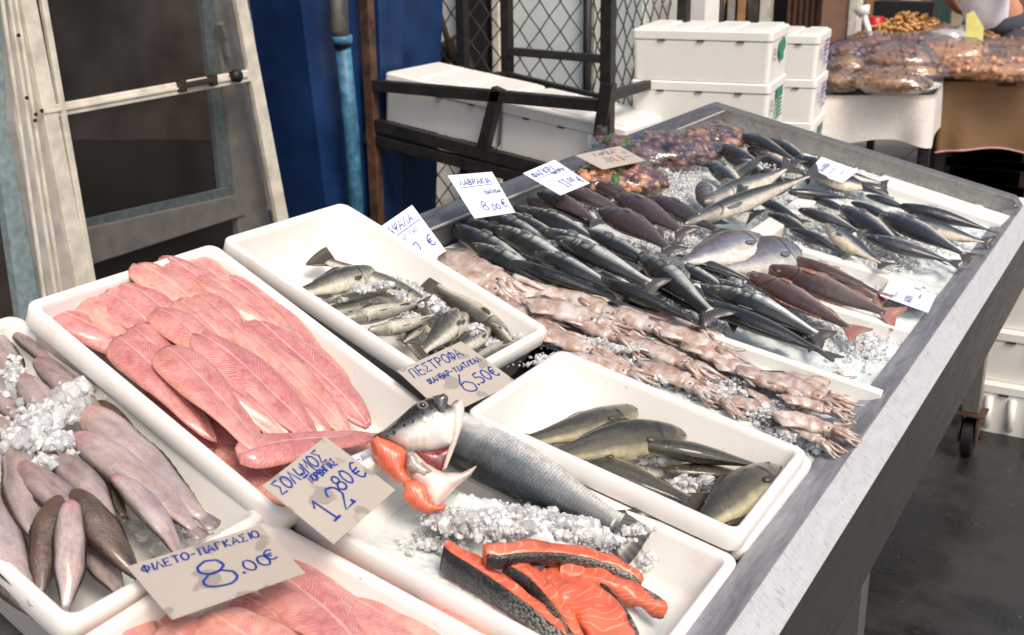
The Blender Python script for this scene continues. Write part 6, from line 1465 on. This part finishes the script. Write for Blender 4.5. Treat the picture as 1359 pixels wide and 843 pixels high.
# ------------------------------------------------------------------ seller, mostly out of the picture
def skin_obj(name, joints, edges, mat, root, sub=2):
    """joints: name->(pos, radius)"""
    ks = list(joints); me = bpy.data.meshes.new(name); me.from_pydata([tuple(np.array(joints[k][0])-np.array(root.location)) for k in ks], [(ks.index(a), ks.index(b)) for a, b in edges], [])
    me.materials.append(mat); o = bpy.data.objects.new(name, me); COL.objects.link(o); o.parent = root
    sk = o.modifiers.new('skin', 'SKIN'); me.skin_vertices.new() if not me.skin_vertices else None
    for i, k in enumerate(ks):
        r = joints[k][1]; r = (r, r) if not hasattr(r, '__len__') else r; me.skin_vertices[0].data[i].radius = r; me.skin_vertices[0].data[i].use_root = (i == 0)
    sb = o.modifiers.new('sub', 'SUBSURF'); sb.levels = sub; sb.render_levels = sub
    for p in me.polygons: p.use_smooth = True
    sk.use_smooth_shade = True; return o
PX, PY = -1.22, 7.9
pe = empty('person', (PX, PY, 0), 'person in a white shirt leaning over the nut table, bare forearm reaching right', 'person')
V3 = lambda x, y, z: (PX+x, PY+y, z)
J = dict(pelvis=(V3(.05, .1, .95), .13), belly=(V3(0, .05, 1.10), .125), chest=(V3(-.04, -.06, 1.30), (.15, .12)), neck0=(V3(-.05, -.16, 1.45), .06), neck=(V3(-.05, -.2, 1.52), .052), headc=(V3(-.05, -.24, 1.61), (.075, .085)), crown=(V3(-.05, -.25, 1.70), (.06, .07)),
  hl=(V3(-.06, .1, .90), .10), kl=(V3(-.08, .05, .50), .062), al=(V3(-.09, .1, .09), .045), tl=(V3(-.09, -.06, .04), .035), hr=(V3(.16, .1, .90), .10), kr=(V3(.17, .06, .50), .062), ar=(V3(.18, .12, .09), .045), tr=(V3(.19, -.04, .04), .035),
  sl=(V3(-.22, -.1, 1.38), .062), el=(V3(-.30, .06, 1.16), .045), wl=(V3(-.22, .24, 1.00), .03), ml=(V3(-.16, .30, .96), (.038, .018)), sr=(V3(.14, -.1, 1.38), .062), er=(V3(.24, -.22, 1.13), .046), wr=(V3(.36, -.44, 1.0), .031), mr=(V3(.40, -.51, .97), (.038, .018)))
E_ = [('pelvis', 'belly'), ('belly', 'chest'), ('chest', 'neck0'), ('neck0', 'neck'), ('neck', 'headc'), ('headc', 'crown'), ('pelvis', 'hl'), ('hl', 'kl'), ('kl', 'al'), ('al', 'tl'), ('pelvis', 'hr'), ('hr', 'kr'), ('kr', 'ar'), ('ar', 'tr'), ('chest', 'sl'), ('sl', 'el'), ('el', 'wl'), ('wl', 'ml'), ('chest', 'sr'), ('sr', 'er'), ('er', 'wr'), ('wr', 'mr')]
for sd in 'lr':
    m0 = np.array(J['m'+sd][0]); w0 = np.array(J['w'+sd][0]); d = unit(m0-w0); sx = unit(np.cross(d, (0, 0, 1)))
    for k, (o_, L) in enumerate(((-.030, .07), (-.011, .082), (.011, .078), (.029, .06))):
        a_ = m0+sx*o_+d*.012; b_ = a_+d*L*.55-np.array([0, 0, .008]); c_ = b_+d*L*.4-np.array([0, 0, .022])
        J[f'f{sd}{k}a'] = (a_, .0095); J[f'f{sd}{k}b'] = (b_, .0085); J[f'f{sd}{k}c'] = (c_, .007); E_ += [('m'+sd, f'f{sd}{k}a'), (f'f{sd}{k}a', f'f{sd}{k}b'), (f'f{sd}{k}b', f'f{sd}{k}c')]
    tq = w0+d*.03+sx*(.03 if sd == 'l' else -.03); J[f't{sd}a'] = (tq, .011); J[f't{sd}b'] = (tq+d*.035+sx*(.022 if sd == 'l' else -.022), .009); E_ += [('w'+sd, f't{sd}a'), (f't{sd}a', f't{sd}b')]
skin_obj('body', J, E_, SKINP, pe)
SJ = dict(pelvis=(V3(.04, .05, .84), (.20, .17)), belly=(V3(0, .05, 1.08), (.18, .15)), chest=(V3(-.04, -.06, 1.30), (.19, .15)), n=(V3(-.05, -.14, 1.44), .085), sl=(V3(-.22, -.1, 1.38), .085), sle=(V3(-.27, -.02, 1.25), .078), sr=(V3(.14, -.1, 1.38), .085), sre=(V3(.2, -.17, 1.24), .078))
skin_obj('shirt', SJ, [('pelvis', 'belly'), ('belly', 'chest'), ('chest', 'n'), ('chest', 'sl'), ('sl', 'sle'), ('chest', 'sr'), ('sr', 'sre')], SHIRT, pe)
m_ = MB(); m_.tube([V3(.05, .08, 1.0), V3(.05, .1, .92), V3(.05, .1, .82)], [.17, .19, .15], 16)
for hx_ in (-.06, .16): m_.tube([V3(hx_, .1, .90), V3(hx_-.01, .07, .55), V3(hx_-.01, .08, .30), V3(hx_-.01, .10, .06)], [.13, .105, .09, .085], 14)
put('trousers', m_, TROUS, pe, smooth=True)
for hx_ in (-.08, .16):
    m_ = MB(); m_.tube([V3(hx_, .18, .05), V3(hx_, .12, .06), V3(hx_, .0, .05), V3(hx_, -.12, .035), V3(hx_, -.15, .03)], [.03, .055, .055, .045, .02], 12); put('shoe', m_, BLK, pe, smooth=True)
m_ = MB(); v, f = blob(V3(-.05, -.21, 1.655), (.09, 0, 0), (0, .10, 0), (0, 0, .095), 3, .06); m_.add(v, f); put('hair', m_, HAIR, pe, smooth=True)
m_ = MB(); m_.tube([V3(-.05, -.30, 1.64), V3(-.05, -.335, 1.60), V3(-.05, -.32, 1.585)], [.008, .015, .006], 8); put('nose', m_, SKINP, pe, smooth=True)
for sx in (-.03, .03):
    m_ = MB(); v, f = blob(V3(-.05+sx, -.305, 1.635), (.011, 0, 0), (0, .008, 0), (0, 0, .008), 1, .0); m_.add(v, f); put('eye', m_, EYE_M, pe, smooth=True)
m_ = MB(); m_.tube([V3(-.075, -.305, 1.557), V3(-.05, -.315, 1.553), V3(-.025, -.305, 1.557)], [.003, .006, .003], 6); put('mouth', m_, MEAT, pe, smooth=True)
